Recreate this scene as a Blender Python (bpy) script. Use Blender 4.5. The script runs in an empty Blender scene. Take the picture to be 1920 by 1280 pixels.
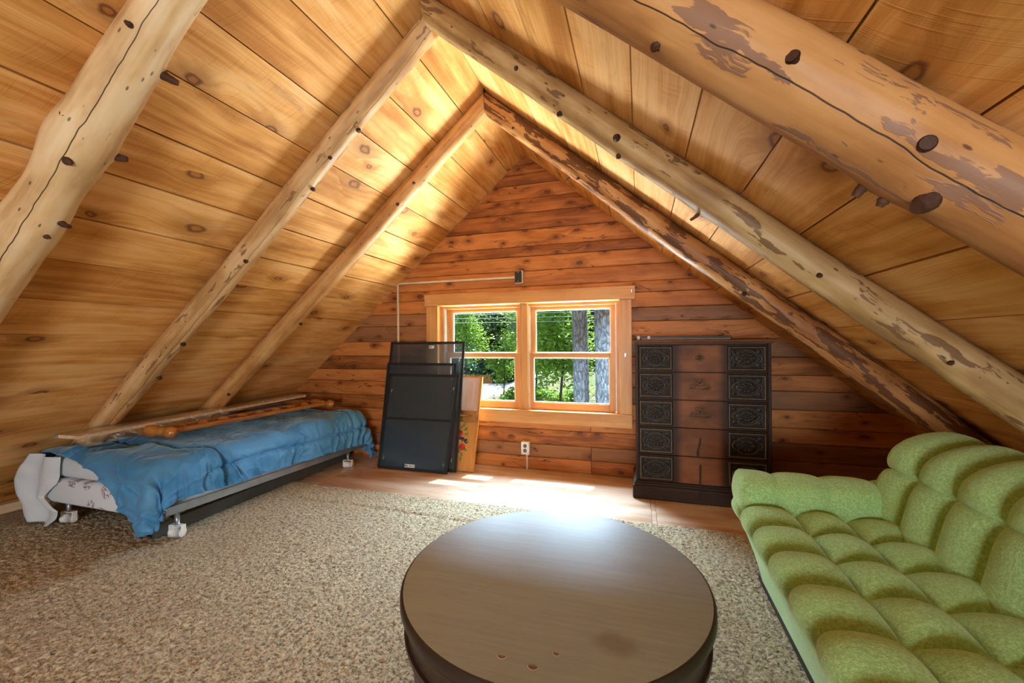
import bpy, bmesh, math, random
import numpy as np
from mathutils import Vector, Matrix, Euler

random.seed(7)
rng = np.random.default_rng(7)
S = bpy.context.scene
COL = S.collection
PI = math.pi

# ------------------------------------------------------------------ noise
def _h(ix, iy, iz, seed):
    n = (ix.astype(np.int64) * 374761393 + iy.astype(np.int64) * 668265263 + iz.astype(np.int64) * 2147483647 + seed * 1274126177) & 0xFFFFFFFF
    n = ((n ^ (n >> 13)) * 1274126177) & 0xFFFFFFFF
    n = n ^ (n >> 16)
    return (n & 0xFFFFFF) / float(0xFFFFFF)

def vn(x, y, z=0.0, seed=0):
    x, y, z = np.broadcast_arrays(np.asarray(x, float), np.asarray(y, float), np.asarray(z, float))
    ix, iy, iz = np.floor(x), np.floor(y), np.floor(z)
    fx, fy, fz = x - ix, y - iy, z - iz
    fx, fy, fz = [t * t * (3 - 2 * t) for t in (fx, fy, fz)]
    r = 0
    for a in (0, 1):
        for b in (0, 1):
            for c in (0, 1):
                w = (fx if a else 1 - fx) * (fy if b else 1 - fy) * (fz if c else 1 - fz)
                r = r + w * _h(ix + a, iy + b, iz + c, seed)
    return r * 2 - 1

def fbm(x, y, z=0.0, seed=0, o=3):
    r, a = 0, 1.0
    for k in range(o):
        r = r + a * vn(np.asarray(x) * 2**k, np.asarray(y) * 2**k, np.asarray(z) * 2**k, seed + k)
        a *= 0.5
    return r

def sstep(a, b, x):
    t = np.clip((np.asarray(x, float) - a) / (b - a), 0, 1)
    return t * t * (3 - 2 * t)

# ------------------------------------------------------------------ mesh building
ROOT = {}            # object -> world origin of the thing it belongs to

def tag(o, label=None, cat=None, group=None, kind=None):
    if label: o['label'] = label
    if cat: o['category'] = cat
    if group: o['group'] = group
    if kind: o['kind'] = kind
    return o

def empty(name, loc, label=None, cat=None, group=None, kind=None):
    o = bpy.data.objects.new(name, None)
    o.empty_display_size = 0.1
    COL.objects.link(o)
    o.location = loc
    ROOT[o] = Vector(loc)
    return tag(o, label, cat, group, kind)

class MB:
    def __init__(s):
        s.v, s.f, s.c, s.sm, s.n, s.mi = [], [], [], [], 0, []
    def add(s, verts, faces, bco=None, smooth=False, mi=0):
        verts = np.asarray(verts, float).reshape(-1, 3)
        s.v.append(verts)
        s.c.append(np.asarray(bco, float).reshape(-1, 3) if bco is not None else verts.copy())
        n = s.n
        s.f.extend([tuple(i + n for i in f) for f in faces])
        s.sm.extend([smooth] * len(faces))
        s.mi.extend([mi] * len(faces))
        s.n += len(verts)
        return s
    def box(s, c, size, rot=None, bevel=0.004, rid=None, ax=0, smooth=False, seg=1, mi=0):
        """bevelled box; bco runs along local axis ax"""
        bm = bmesh.new()
        bmesh.ops.create_cube(bm, size=1)
        bmesh.ops.scale(bm, vec=size, verts=bm.verts)
        b = min(bevel, min(size) * 0.45)
        if b > 0:
            bmesh.ops.bevel(bm, geom=bm.edges[:], offset=b, segments=seg, affect='EDGES', profile=0.5)
        bm.verts.index_update()
        L = np.array([v.co[:] for v in bm.verts])
        F = [tuple(v.index for v in f.verts) for f in bm.faces]
        bm.free()
        rid = random.random() if rid is None else rid
        o = [ax, (ax + 1) % 3, (ax + 2) % 3]
        if size[o[1]] < size[o[2]]: o = [o[0], o[2], o[1]]
        B = np.stack([L[:, o[0]] + rid * 37, L[:, o[1]] + L[:, o[2]], np.full(len(L), rid)], 1)
        if rot is not None:
            R = np.array(rot.to_matrix() if hasattr(rot, 'to_matrix') else rot)[:3, :3]
            L = L @ R.T
        return s.add(L + np.array(c), F, B, smooth, mi)
    def hexa(s, p8, rid=None, bco=None, mi=0):
        """8 corners: bottom 4 (ccw) then top 4"""
        F = [(3, 2, 1, 0), (4, 5, 6, 7), (0, 1, 5, 4), (1, 2, 6, 5), (2, 3, 7, 6), (3, 0, 4, 7)]
        return s.add(p8, F, bco, False, mi)
    def grid(s, P, bco=None, smooth=True, flip=False, close_v=False, close_u=False, mi=0):
        nu, nv = P.shape[:2]
        idx = np.arange(nu * nv).reshape(nu, nv)
        iu = np.arange(nu if close_u else nu - 1)
        iv = np.arange(nv if close_v else nv - 1)
        a = idx[iu][:, iv]; b = idx[(iu + 1) % nu][:, iv]
        c = idx[(iu + 1) % nu][:, (iv + 1) % nv]; d = idx[iu][:, (iv + 1) % nv]
        q = np.stack([a, b, c, d], -1).reshape(-1, 4)
        if flip: q = q[:, ::-1]
        return s.add(P.reshape(-1, 3), [tuple(t) for t in q.tolist()], None if bco is None else bco.reshape(-1, 3), smooth, mi)
    def tube(s, pts, rad, n=12, caps=True, rid=None, smooth=True, mi=0, start=None):
        pts = np.asarray(pts, float)
        k = len(pts)
        rad = np.full(k, rad) if np.isscalar(rad) else np.asarray(rad, float)
        rid = random.random() if rid is None else rid
        T = np.gradient(pts, axis=0); T /= np.linalg.norm(T, axis=1)[:, None] + 1e-12
        ref = np.array([0, 0, 1.0]) if abs(T[0][2]) < 0.9 else np.array([1.0, 0, 0])
        if start is not None: ref = np.array(start, float)
        A = np.zeros_like(T); B = np.zeros_like(T)
        u = ref - T[0] * (ref @ T[0]); u /= np.linalg.norm(u)
        for i in range(k):
            u = u - T[i] * (u @ T[i]); u /= np.linalg.norm(u)
            A[i] = u; B[i] = np.cross(T[i], u)
        th = np.linspace(0, 2 * PI, n, endpoint=False)
        P = pts[:, None] + rad[:, None, None] * (np.cos(th)[None, :, None] * A[:, None] + np.sin(th)[None, :, None] * B[:, None])
        L = np.concatenate([[0], np.cumsum(np.linalg.norm(np.diff(pts, axis=0), axis=1))])
        bc = np.stack(np.broadcast_arrays(L[:, None] + rid * 31, rad[:, None] * np.cos(th)[None], rad[:, None] * np.sin(th)[None] + rid), -1)
        base = s.n
        s.grid(P, bc, smooth, flip=False, close_v=True, mi=mi)
        if caps:
            s.f.append(tuple(base + i for i in range(n))[::-1]); s.f.append(tuple(base + (k - 1) * n + i for i in range(n)))
            s.sm += [False, False]; s.mi += [mi, mi]
        return s
    def lathe(s, prof, origin=(0, 0, 0), axis=(0, 0, 1), n=24, rid=None, mi=0):
        """prof: (distance along the axis, radius)"""
        a = Vector(axis).normalized()
        pts = [np.array(origin) + np.array(a) * p[0] for p in prof]
        # a lathe is a tube with a straight axis; nudge equal stations apart
        q = []
        for i, p in enumerate(pts):
            q.append(p + np.array(a) * 1e-6 * i)
        q = np.array(q)
        k = len(q)
        ref = np.array([0, 0, 1.0]) if abs(a.z) < 0.9 else np.array([1.0, 0, 0])
        A = ref - np.array(a) * (ref @ np.array(a)); A /= np.linalg.norm(A); B = np.cross(np.array(a), A)
        th = np.linspace(0, 2 * PI, n, endpoint=False)
        rad = np.array([p[1] for p in prof])
        P = q[:, None] + rad[:, None, None] * (np.cos(th)[None, :, None] * A + np.sin(th)[None, :, None] * B)
        rid = random.random() if rid is None else rid
        bc = np.stack(np.broadcast_arrays(np.array([p[0] for p in prof])[:, None] + rid * 31, rad[:, None] * np.cos(th)[None], rad[:, None] * np.sin(th)[None] + rid), -1)
        base = s.n
        s.grid(P, bc, True, close_v=True, mi=mi)
        s.f.append(tuple(base + i for i in range(n))[::-1]); s.f.append(tuple(base + (k - 1) * n + i for i in range(n)))
        s.sm += [False, False]; s.mi += [mi, mi]
        return s
    def build(s, name, mat, parent=None, origin=None, extra=None):
        V = np.concatenate(s.v); C = np.concatenate(s.c)
        if parent is not None:
            org = ROOT[parent]
        else:
            org = Vector(origin) if origin is not None else Vector((float(V[:, 0].mean()), float(V[:, 1].mean()), float(V[:, 2].min())))
        V = V - np.array(org)
        me = bpy.data.meshes.new(name)
        me.from_pydata(V.tolist(), [], s.f)
        me.polygons.foreach_set('use_smooth', s.sm)
        at = me.attributes.new('bco', 'FLOAT_VECTOR', 'POINT')
        at.data.foreach_set('vector', C.astype(np.float32).ravel())
        if extra:
            for k, a in extra.items():
                e = me.attributes.new(k, 'FLOAT', 'POINT'); e.data.foreach_set('value', np.asarray(a, np.float32).ravel())
        mats = mat if isinstance(mat, (list, tuple)) else [mat]
        for m in mats: me.materials.append(m)
        if len(mats) > 1: me.polygons.foreach_set('material_index', s.mi)
        me.update()
        o = bpy.data.objects.new(name, me)
        COL.objects.link(o)
        if parent is not None:
            o.parent = parent
            ROOT[o] = ROOT[parent]
        else:
            o.location = org
            ROOT[o] = org
        return o

def fixn(o):
    bm = bmesh.new(); bm.from_mesh(o.data); bmesh.ops.recalc_face_normals(bm, faces=bm.faces); bm.to_mesh(o.data); bm.free()
    return o

def arc(c, r, a0, a1, n, ux=(1, 0, 0), uz=(0, 0, 1)):
    c, ux, uz = np.array(c, float), np.array(ux, float), np.array(uz, float)
    t = np.linspace(a0, a1, n)
    return c + r * (np.cos(t)[:, None] * ux + np.sin(t)[:, None] * uz)

# ------------------------------------------------------------------ materials
class NT:
    def __init__(s, name):
        s.m = bpy.data.materials.new(name); s.m.use_nodes = True
        s.t = s.m.node_tree; s.t.nodes.clear()
        s.out = s.t.nodes.new('ShaderNodeOutputMaterial')
    def n(s, typ, props=None, **ins):
        x = s.t.nodes.new('ShaderNode' + typ)
        for k, v in (props or {}).items(): setattr(x, k, v)
        for k, v in ins.items():
            k2 = k.replace('_', ' ')
            sock = x.inputs[int(k[1:])] if k[0] == 'i' and k[1:].isdigit() else x.inputs[k2]
            s.put(sock, v)
        return x
    def put(s, sock, v):
        if hasattr(v, 'is_output') or isinstance(v, bpy.types.NodeSocket): s.t.links.new(v, sock)
        elif isinstance(v, bpy.types.Node): s.t.links.new(v.outputs[0], sock)
        else:
            if sock.type == 'RGBA' and len(v) == 3: v = (*v, 1)
            sock.default_value = v
    def math(s, op, a, b=0.0, c=0.0, clamp=False):
        x = s.t.nodes.new('ShaderNodeMath'); x.operation = op; x.use_clamp = clamp
        s.put(x.inputs[0], a); s.put(x.inputs[1], b); s.put(x.inputs[2], c)
        return x.outputs[0]
    def vmul(s, a, b):
        x = s.t.nodes.new('ShaderNodeVectorMath'); x.operation = 'MULTIPLY'
        s.put(x.inputs[0], a); s.put(x.inputs[1], b); return x.outputs[0]
    def vadd(s, a, b):
        x = s.t.nodes.new('ShaderNodeVectorMath'); x.operation = 'ADD'
        s.put(x.inputs[0], a); s.put(x.inputs[1], b); return x.outputs[0]
    def rng(s, v, a, b, c=0.0, d=1.0, smooth=True):
        x = s.t.nodes.new('ShaderNodeMapRange')
        if smooth: x.interpolation_type = 'SMOOTHSTEP'
        s.put(x.inputs['Value'], v)
        for k, q in zip(('From Min', 'From Max', 'To Min', 'To Max'), (a, b, c, d)): s.put(x.inputs[k], q)
        return x.outputs[0]
    def mix(s, f, a, b, mode='MIX'):
        x = s.t.nodes.new('ShaderNodeMix'); x.data_type = 'RGBA'; x.blend_type = mode
        s.put(x.inputs[0], f); s.put(x.inputs[6], a); s.put(x.inputs[7], b)
        return x.outputs[2]
    def noise(s, v, scale=1.0, detail=3.0, rough=0.55, dist=0.0):
        return s.n('TexNoise', None, Vector=v, Scale=scale, Detail=detail, Roughness=rough, Distortion=dist).outputs[0]
    def bsdf(s, color, rough=0.6, bump=None, bstr=0.3, bdist=0.01, **kw):
        b = s.t.nodes.new('ShaderNodeBsdfPrincipled')
        s.put(b.inputs['Base Color'], color); s.put(b.inputs['Roughness'], rough)
        for k, v in kw.items(): s.put(b.inputs[k.replace('_', ' ')], v)
        if bump is not None:
            bp = s.n('Bump', None, Strength=bstr, Distance=bdist, Height=bump)
            s.t.links.new(bp.outputs[0], b.inputs['Normal'])
        s.t.links.new(b.outputs[0], s.out.inputs[0])
        return b

def wood(name, light, mid, dark, knot=1.0, gy=26.0, gx=1.1, rough=0.6, bump=0.25, vary=0.35, cracks=0.0, stain=0.0, saw=0.0,
         knotcol=None, kscale=3.0, spec=0.3, odd=None, stain_col=None, stretch=1.0, gcon=0.9):
    N = NT(name)
    co = N.n('Attribute', {'attribute_name': 'bco'}).outputs['Vector']
    sx = N.n('SeparateXYZ', None, Vector=co)
    X, Y, Z = sx.outputs
    # knots: cells in the board's own plane
    kv = N.n('CombineXYZ', None, X=N.math('MULTIPLY', X, kscale * .78), Y=N.math('MULTIPLY', Y, kscale * 1.35), Z=N.math('MULTIPLY', Z, 53.0))
    kn = N.vadd(kv.outputs[0], N.vmul(N.n('TexNoise', None, Vector=N.vmul(co, (14, 22, 3)), Scale=1.0, Detail=2.0).outputs[1], (0.11, 0.11, 0.0)))
    kn = N.vmul(N.vadd(kn, N.vmul(N.n('CombineXYZ', None, X=0.0, Y=N.math('MULTIPLY', Z, 53.0), Z=0.0).outputs[0], (1, 1, 1))), (1, 1, 0))
    vo = N.n('TexVoronoi', {'voronoi_dimensions': '2D'}, Vector=kn, Scale=1.0, Randomness=1.0)
    kcs = N.n('SeparateColor', None, Color=vo.outputs['Color'])
    kd = N.math('DIVIDE', vo.outputs['Distance'], N.math('ADD', .55, N.math('MULTIPLY', kcs.outputs[1], .9)))
    kd = N.math('ADD', kd, N.math('MULTIPLY', N.math('GREATER_THAN', kcs.outputs[0], .54), 2.0))
    # grain, bent round the knots
    lo = N.noise(N.n('CombineXYZ', None, X=N.math('MULTIPLY', X, 1.6), Y=N.math('MULTIPLY', Y, 4.0), Z=N.math('MULTIPLY', Z, 91.0)).outputs[0], 1.0, 2.0)
    bend = N.math('ADD', N.math('MULTIPLY', lo, 0.09), N.math('MULTIPLY', N.rng(kd, 0.0, 0.42), 0.05))
    Yb = N.math('ADD', Y, bend)
    gv = N.n('CombineXYZ', None, X=N.math('MULTIPLY', X, gx), Y=N.math('MULTIPLY', Yb, gy), Z=N.math('MULTIPLY', Z, 17.0)).outputs[0]
    g1 = N.noise(gv, 1.0, 4.0, 0.6)
    gf = N.noise(N.vmul(gv, (3.0, 6.0, 1.0)), 1.0, 2.0, 0.6)
    big = N.noise(N.n('CombineXYZ', None, X=N.math('MULTIPLY', X, 2.2), Y=N.math('MULTIPLY', Y, 7.0), Z=N.math('MULTIPLY', Z, 33.0)).outputs[0], 1.0, 3.0)
    tone = N.math('ADD', N.math('MULTIPLY', N.rng(g1, 0.3, 0.7, smooth=False), 0.5 * gcon), N.math('MULTIPLY', N.rng(big, 0.3, 0.72), 0.5))
    rnd = N.n('TexWhiteNoise', {'noise_dimensions': '1D'}, W=N.math('MULTIPLY', Z, 91.7)).outputs[0]
    tone = N.math('ADD', tone, N.math('MULTIPLY', N.math('SUBTRACT', rnd, 0.5), vary), clamp=True)
    cr = N.n('ValToRGB', None, Fac=tone)
    e = cr.color_ramp.elements
    e[0].position, e[0].color = 0.12, (*light, 1)
    e[1].position, e[1].color = 0.95, (*dark, 1)
    m = e.new(0.5); m.color = (*mid, 1)
    colr = N.mix(N.rng(gf, 0.35, 0.75, 0.0, 0.28), cr.outputs[0], (*dark, 1))
    if odd:      # now and then a weathered board of another colour
        rn2 = N.n('TexWhiteNoise', {'noise_dimensions': '1D'}, W=N.math('MULTIPLY', Z, 53.3)).outputs[0]
        colr = N.mix(N.math('MULTIPLY', N.math('GREATER_THAN', rn2, .80), .6), colr, odd)
    height = N.math('ADD', N.math('MULTIPLY', g1, 0.5), N.math('MULTIPLY', gf, 0.3))
    if saw:
        sw = N.noise(N.n('CombineXYZ', None, X=N.math('MULTIPLY', N.math('ADD', X, N.math('MULTIPLY', N.math('MULTIPLY', Y, Y), 1.2)), 130.0), Y=N.math('MULTIPLY', Y, 5.0), Z=N.math('MULTIPLY', Z, 7.0)).outputs[0], 1.0, 2.0)
        swm = N.math('MULTIPLY', N.rng(sw, 0.52, 0.72), N.rng(big, 0.38, 0.62))
        colr = N.mix(N.math('MULTIPLY', swm, 0.28 * saw), colr, (*dark, 1))
        height = N.math('SUBTRACT', height, N.math('MULTIPLY', swm, 0.5))
    if knot > 0:
        kc = knotcol or tuple(c * 0.35 for c in dark)
        halo = N.math('MULTIPLY', N.rng(kd, 0.08, 0.34, 1.0, 0.0), 0.6 * knot)
        colr = N.mix(halo, colr, tuple(0.75 * d for d in dark))
        ring = N.math('MULTIPLY', N.rng(kd, 0.055, 0.10, 1.0, 0.0), 0.9 * knot)
        colr = N.mix(ring, colr, kc)
        core = N.math('MULTIPLY', N.rng(kd, 0.03, 0.055, 1.0, 0.0), 0.55)
        colr = N.mix(core, colr, tuple(1.3 * d for d in dark))
    if stain:
        st = N.noise(N.n('CombineXYZ', None, X=N.math('MULTIPLY', X, 1.3), Y=N.math('MULTIPLY', Y, 6.0), Z=N.math('MULTIPLY', Z, 3.0)).outputs[0], 1.7, 4.0, 0.65)
        colr = N.mix(N.rng(st, 0.56, 0.74, 0.0, stain), colr, stain_col or tuple(c * 0.3 for c in dark))
    if cracks:
        ck = N.noise(N.n('CombineXYZ', None, X=N.math('MULTIPLY', X, 1.1), Y=N.math('MULTIPLY', Yb, 12.0), Z=N.math('MULTIPLY', Z, 29.0)).outputs[0], 1.0, 3.0, 0.5)
        cm = N.rng(N.math('ABSOLUTE', N.math('SUBTRACT', ck, 0.5)), 0.0, 0.012, 1.0, 0.0)
        cm = N.math('MULTIPLY', cm, N.rng(lo, 0.42, 0.62))
        colr = N.mix(N.math('MULTIPLY', cm, cracks), colr, tuple(c * 0.18 for c in dark))
        height = N.math('SUBTRACT', height, N.math('MULTIPLY', cm, 0.8))
    N.bsdf(colr, rough, height, bump, 0.004, Specular_IOR_Level=spec)
    return N.m

def plain(name, col, rough=0.5, metal=0.0, bump=0.0, bscale=60.0, var=0.12, spec=0.5, **kw):
    N = NT(name)
    co = N.n('TexCoord').outputs['Object']
    f = N.noise(co, bscale * 0.15, 4.0)
    c = N.mix(N.rng(f, 0.3, 0.7), tuple(v * (1 - var) for v in col), tuple(min(1, v * (1 + var)) for v in col))
    h = N.noise(co, bscale, 3.0) if bump else None
    N.bsdf(c, rough, h, bump, 0.003, Metallic=metal, Specular_IOR_Level=spec, **kw)
    return N.m

def schlick(N, f0=.04):
    g = N.n('NewGeometry')
    d = N.n('VectorMath', {'operation': 'DOT_PRODUCT'}, i0=g.outputs['Incoming'], i1=g.outputs['Normal']).outputs['Value']
    k = N.math('POWER', N.math('SUBTRACT', 1.0, N.math('ABSOLUTE', d)), 5.0)
    return N.math('ADD', f0, N.math('MULTIPLY', k, 1 - f0))

def glass(name, tint=(0.96, 0.985, 0.98), gl=0.08, rough=0.0):
    N = NT(name)
    fr = schlick(N)
    t = N.n('BsdfTransparent', None, Color=tint); g = N.n('BsdfGlossy', None, Color=(1, 1, 1), Roughness=rough)
    mx = N.n('MixShader', None, i0=N.math('MULTIPLY', fr, gl / 0.08, clamp=True), i1=t.outputs[0], i2=g.outputs[0])
    N.t.links.new(mx.outputs[0], N.out.inputs[0])
    return N.m

M = {}
M['ceil'] = wood('pine_ceiling_boards', (.80, .468, .185), (.69, .337, .09), (.42, .16, .027), knot=.95, gy=36, gx=.9, rough=.62, bump=.3, vary=.42, saw=1.3, knotcol=(.12, .04, .015), stain=.45, stain_col=(.22, .085, .025), kscale=2.7, spec=.15)
M['gable'] = wood('stained_gable_boards', (.60, .230, .062), (.47, .158, .035), (.21, .064, .016), knot=.9, gy=28, gx=1.0, rough=.5, bump=.35, vary=.75, cracks=.9, stain=.55, knotcol=(.04, .012, .005), kscale=4.8, odd=(.20, .12, .068), spec=.25)
M['casing'] = wood('fir_casing', (.68, .36, .13), (.60, .29, .09), (.44, .18, .05), knot=.35, gy=30, gx=.6, rough=.38, bump=.08, vary=.2, kscale=1.6)
M['ply'] = wood('plywood_floor', (.66, .53, .42), (.60, .44, .31), (.42, .23, .12), knot=.25, gy=12, gx=.6, rough=.33, bump=.1, vary=.15, spec=.5, kscale=2.0, gcon=1.4)
M['panelwood'] = wood('varnished_pine', (.62, .30, .085), (.52, .22, .05), (.34, .11, .02), knot=.6, gy=22, gx=.8, rough=.3, bump=.1, vary=.1, kscale=4)
M['palewood'] = wood('pale_board_wood', (.66, .50, .42), (.58, .41, .33), (.44, .28, .2), knot=.2, gy=22, gx=.8, rough=.4, bump=.1, vary=.1)  # paler wood tone for the upper part of the painted board
M['maple'] = wood('honey_turned_wood', (.50, .21, .045), (.42, .15, .028), (.26, .08, .014), knot=0, gy=20, gx=1.2, rough=.25, bump=.05, vary=.2, spec=.6)
M['plank'] = wood('pale_plank', (.84, .66, .45), (.76, .56, .36), (.62, .42, .24), knot=.2, gy=20, gx=.8, rough=.5, bump=.1, vary=.1)
M['wheelwood'] = plain('old_grey_wood', (.2, .15, .1), .7)
M['dkwood'] = wood('dark_table_wood', (.072, .050, .036), (.056, .037, .026), (.034, .021, .014), knot=0, gy=34, gx=1.4, rough=.36, bump=.05, vary=.15, spec=.55)
M['dkrim'] = plain('near_black_walnut', (.022, .014, .010), .35, bscale=30)
M['chest'] = wood('dresser_walnut', (.17, .066, .025), (.125, .046, .017), (.06, .021, .008), knot=0, gy=40, gx=1.3, rough=.5, bump=.08, vary=.2, spec=.2)
M['chestdk'] = wood('dresser_dark_case', (.050, .026, .016), (.036, .019, .012), (.018, .010, .007), knot=0, gy=40, gx=1.3, rough=.5, bump=.08, vary=.2, spec=.2)
M['black'] = plain('satin_black', (.012, .012, .013), .45)
M['screenframe'] = plain('dark_bronze_aluminium', (.018, .019, .02), .4, .3)
M['white'] = plain('white_plastic', (.78, .78, .75), .35)
M['ivory'] = plain('ivory_raceway', (.66, .53, .36), .5)
M['nickel'] = plain('bracket_metal', (.7, .7, .68), .3, .8)
M['brass'] = plain('antique_brass', (.16, .095, .045), .4, .8, .3, 200)
M['cord'] = plain('dark_leather_cord', (.03, .017, .011), .7)
M['rail'] = plain('grey_steel', (.34, .38, .40), .35, .7)
M['railbk'] = plain('dull_dark_steel', (.11, .115, .10), .45, .5)
M['brown'] = plain('rail_shadow_brown', (.13, .075, .04), .6)
M['red'] = plain('painted_red', (.42, .035, .02), .45, var=.5, bscale=200)
M['grape'] = plain('painted_purple', (.03, .015, .06), .45)
M['leafp'] = plain('painted_leaf_green', (.12, .2, .045), .5, var=.4, bscale=200)
M['yellow'] = plain('painted_yellow', (.6, .38, .05), .5)
M['vinyl'] = plain('vinyl_track', (.62, .63, .58), .4)
M['plinth'] = plain('dark_sofa_base', (.02, .018, .016), .6)
M['bark'] = None
M['glass'] = glass('window_glass', gl=.025)

def log_mat(name, light, mid, dark, bark, bcol, crack_ang=None, rough=.5):
    N = NT(name)
    co = N.n('Attribute', {'attribute_name': 'bco'}).outputs['Vector']
    th = N.n('Attribute', {'attribute_name': 'theta'}).outputs['Fac']
    sx = N.n('SeparateXYZ', None, Vector=co)
    g = N.noise(N.vmul(co, (1.2, 34, 34)), 1.0, 4.0, .6)
    b = N.noise(N.vmul(co, (3.0, 9, 9)), 1.0, 3.0, .55)
    tone = N.math('ADD', N.math('MULTIPLY', N.rng(g, .3, .7, smooth=False), .4), N.math('MULTIPLY', N.rng(b, .3, .7), .6))
    cr = N.n('ValToRGB', None, Fac=tone); e = cr.color_ramp.elements
    e[0].position, e[0].color = .15, (*light, 1); e[1].position, e[1].color = .95, (*dark, 1)
    q = e.new(.55); q.color = (*mid, 1)
    c = cr.outputs[0]
    bk = N.noise(N.vadd(N.vmul(co, (3.6, 24, 24)), N.vmul(N.n('TexNoise', None, Vector=N.vmul(co, (10, 10, 10)), Scale=1.0).outputs[1], (.8, .8, .8))), 1.0, 4.0, .6)
    bm_ = N.rng(bk, .70 - bark * .28, .73 - bark * .28)
    c = N.mix(N.math('MULTIPLY', bm_, .85), c, bcol)
    spk = N.n('TexVoronoi', None, Vector=N.vmul(co, (9, 24, 24)), Scale=1.0).outputs['Distance']
    c = N.mix(N.rng(spk, .06, .11, .85, 0), c, tuple(.25 * v for v in dark))
    h = N.math('ADD', N.math('MULTIPLY', g, .4), N.math('MULTIPLY', bm_, .25))
    if crack_ang is not None:
        w = N.math('MULTIPLY', N.math('SUBTRACT', N.noise(N.n('CombineXYZ', None, X=N.math('MULTIPLY', sx.outputs[0], 1.6)).outputs[0], 1.0, 4.0, .6), .5), 1.0)
        d = N.math('ABSOLUTE', N.math('SUBTRACT', N.math('SUBTRACT', th, crack_ang), w))
        cm = N.rng(d, .004, .028, 1, 0)
        c = N.mix(cm, c, (.03, .014, .006)); h = N.math('SUBTRACT', h, N.math('MULTIPLY', cm, 1.5))
    N.bsdf(c, rough, h, .4, .006, Specular_IOR_Level=.3)
    return N.m

M['stub'] = wood('branch_stub_wood', (.11, .042, .017), (.06, .022, .010), (.022, .010, .006), knot=0, gy=60, gx=9, rough=.7, bump=.5)

# ------------------------------------------------------------------ camera
F_PX, PSI, RHO, HC = 770.0, math.radians(17.2), 0.0081, 1.2
w_ = Vector((-math.sin(PSI), math.cos(PSI), 0)); r0 = Vector((math.cos(PSI), math.sin(PSI), 0)); zz = Vector((0, 0, 1))
cr_ = (r0 * math.cos(RHO) - zz * math.sin(RHO)).normalized(); cu_ = (zz * math.cos(RHO) + r0 * math.sin(RHO)).normalized()
cam = bpy.data.cameras.new('camera'); cam.sensor_width = 36.0; cam.lens = F_PX / 1920 * 36; cam.clip_start = .02; cam.clip_end = 400
co_ = bpy.data.objects.new('camera', cam); COL.objects.link(co_)
Mx = Matrix.Identity(4)
for i in range(3):
    Mx[i][0], Mx[i][1], Mx[i][2] = cr_[i], cu_[i], -w_[i]
Mx[0][3], Mx[1][3], Mx[2][3] = 0, 0, HC
co_.matrix_world = Mx
S.camera = co_

# ------------------------------------------------------------------ room shell
XA, ZA, ML, MR = -1.015, 2.953, .846, .835          # ridge and the two roof slopes
YW, YB = 3.73, -2.7                                  # gable wall with the window, gable behind the camera
def zroof(x): return ZA - ML * (XA - x) if x < XA else ZA - MR * (x - XA)
def xl(z): return XA - (ZA - z) / ML
def xr(z): return XA + (ZA - z) / MR

# floor
fb = MB()
xs = [-4.7, -2.62, .072, .104, 2.75]
for i in range(4):
    x0, x1 = xs[i] + .0012, xs[i + 1] - .0012
    rid = [.31, .62, .15, .83][i]
    y0, y1 = YB - .1, 3.95
    P = np.array([[x0, y0, -.03], [x1, y0, -.03], [x1, y1, -.03], [x0, y1, -.03], [x0, y0, 0], [x1, y0, 0], [x1, y1, 0], [x0, y1, 0]])
    B = np.stack([P[:, 0] + rid * 37, P[:, 1] + P[:, 2], np.full(8, rid)], 1)
    fb.hexa(P, bco=B)
fb.box((-1, .6, -.06), (7.6, 6.8, .04), bevel=0, rid=.5)
tag(fb.build('floor', M['ply']), kind='structure')

# ceiling boards on both slopes
def roof(side, name):
    mb = MB()
    m = ML if side < 0 else MR
    t = np.array([side, 0, -m]); t /= np.linalg.norm(t)
    n = np.array([side * m, 0, 1.0]); n /= np.linalg.norm(n)       # outwards
    o = np.array([XA, 0, ZA])
    s0, k = 0.0, 0
    edges = [0.0] + [.218 + .2678 * i for i in range(17)] if side < 0 else [0.0] + [.2195 + .2690 * i for i in range(17)]
    for i in range(len(edges) - 1):
        a, b = edges[i] + .0028, edges[i + 1] - .0028
        if i == 0: a = -.0
        if i > 3 and random.random() < .3: a += .003
        rid = (i * .137 + (.07 if side < 0 else .53)) % 1.0
        off = random.uniform(0, .003)
        y0, y1 = YB - .05, 3.86
        c = []
        for hh in (off, off + .022):
            for (s, y) in ((a, y0), (b, y0), (b, y1), (a, y1)):
                c.append(o + t * s + n * hh + np.array([0, y, 0]))
        c = np.array(c)
        if side > 0: c = c[[3, 2, 1, 0, 7, 6, 5, 4]]
        B = np.array([[p[1] + rid * 37, np.dot(p - o, t) - a, rid] for p in c])
        mb.hexa(c, bco=B)
    a, b = -.02, 4.75
    c = np.array([o + t * s + n * hh + np.array([0, y, 0]) for hh in (.03, .07) for (s, y) in ((a, YB - .3), (b, YB - .3), (b, 4.05), (a, 4.05))])
    mb.hexa(c, bco=c * 0 + .4)
    return tag(mb.build(name, M['ceil']), kind='structure')
roof(-1, 'ceiling_left'); roof(1, 'ceiling_right')

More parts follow.
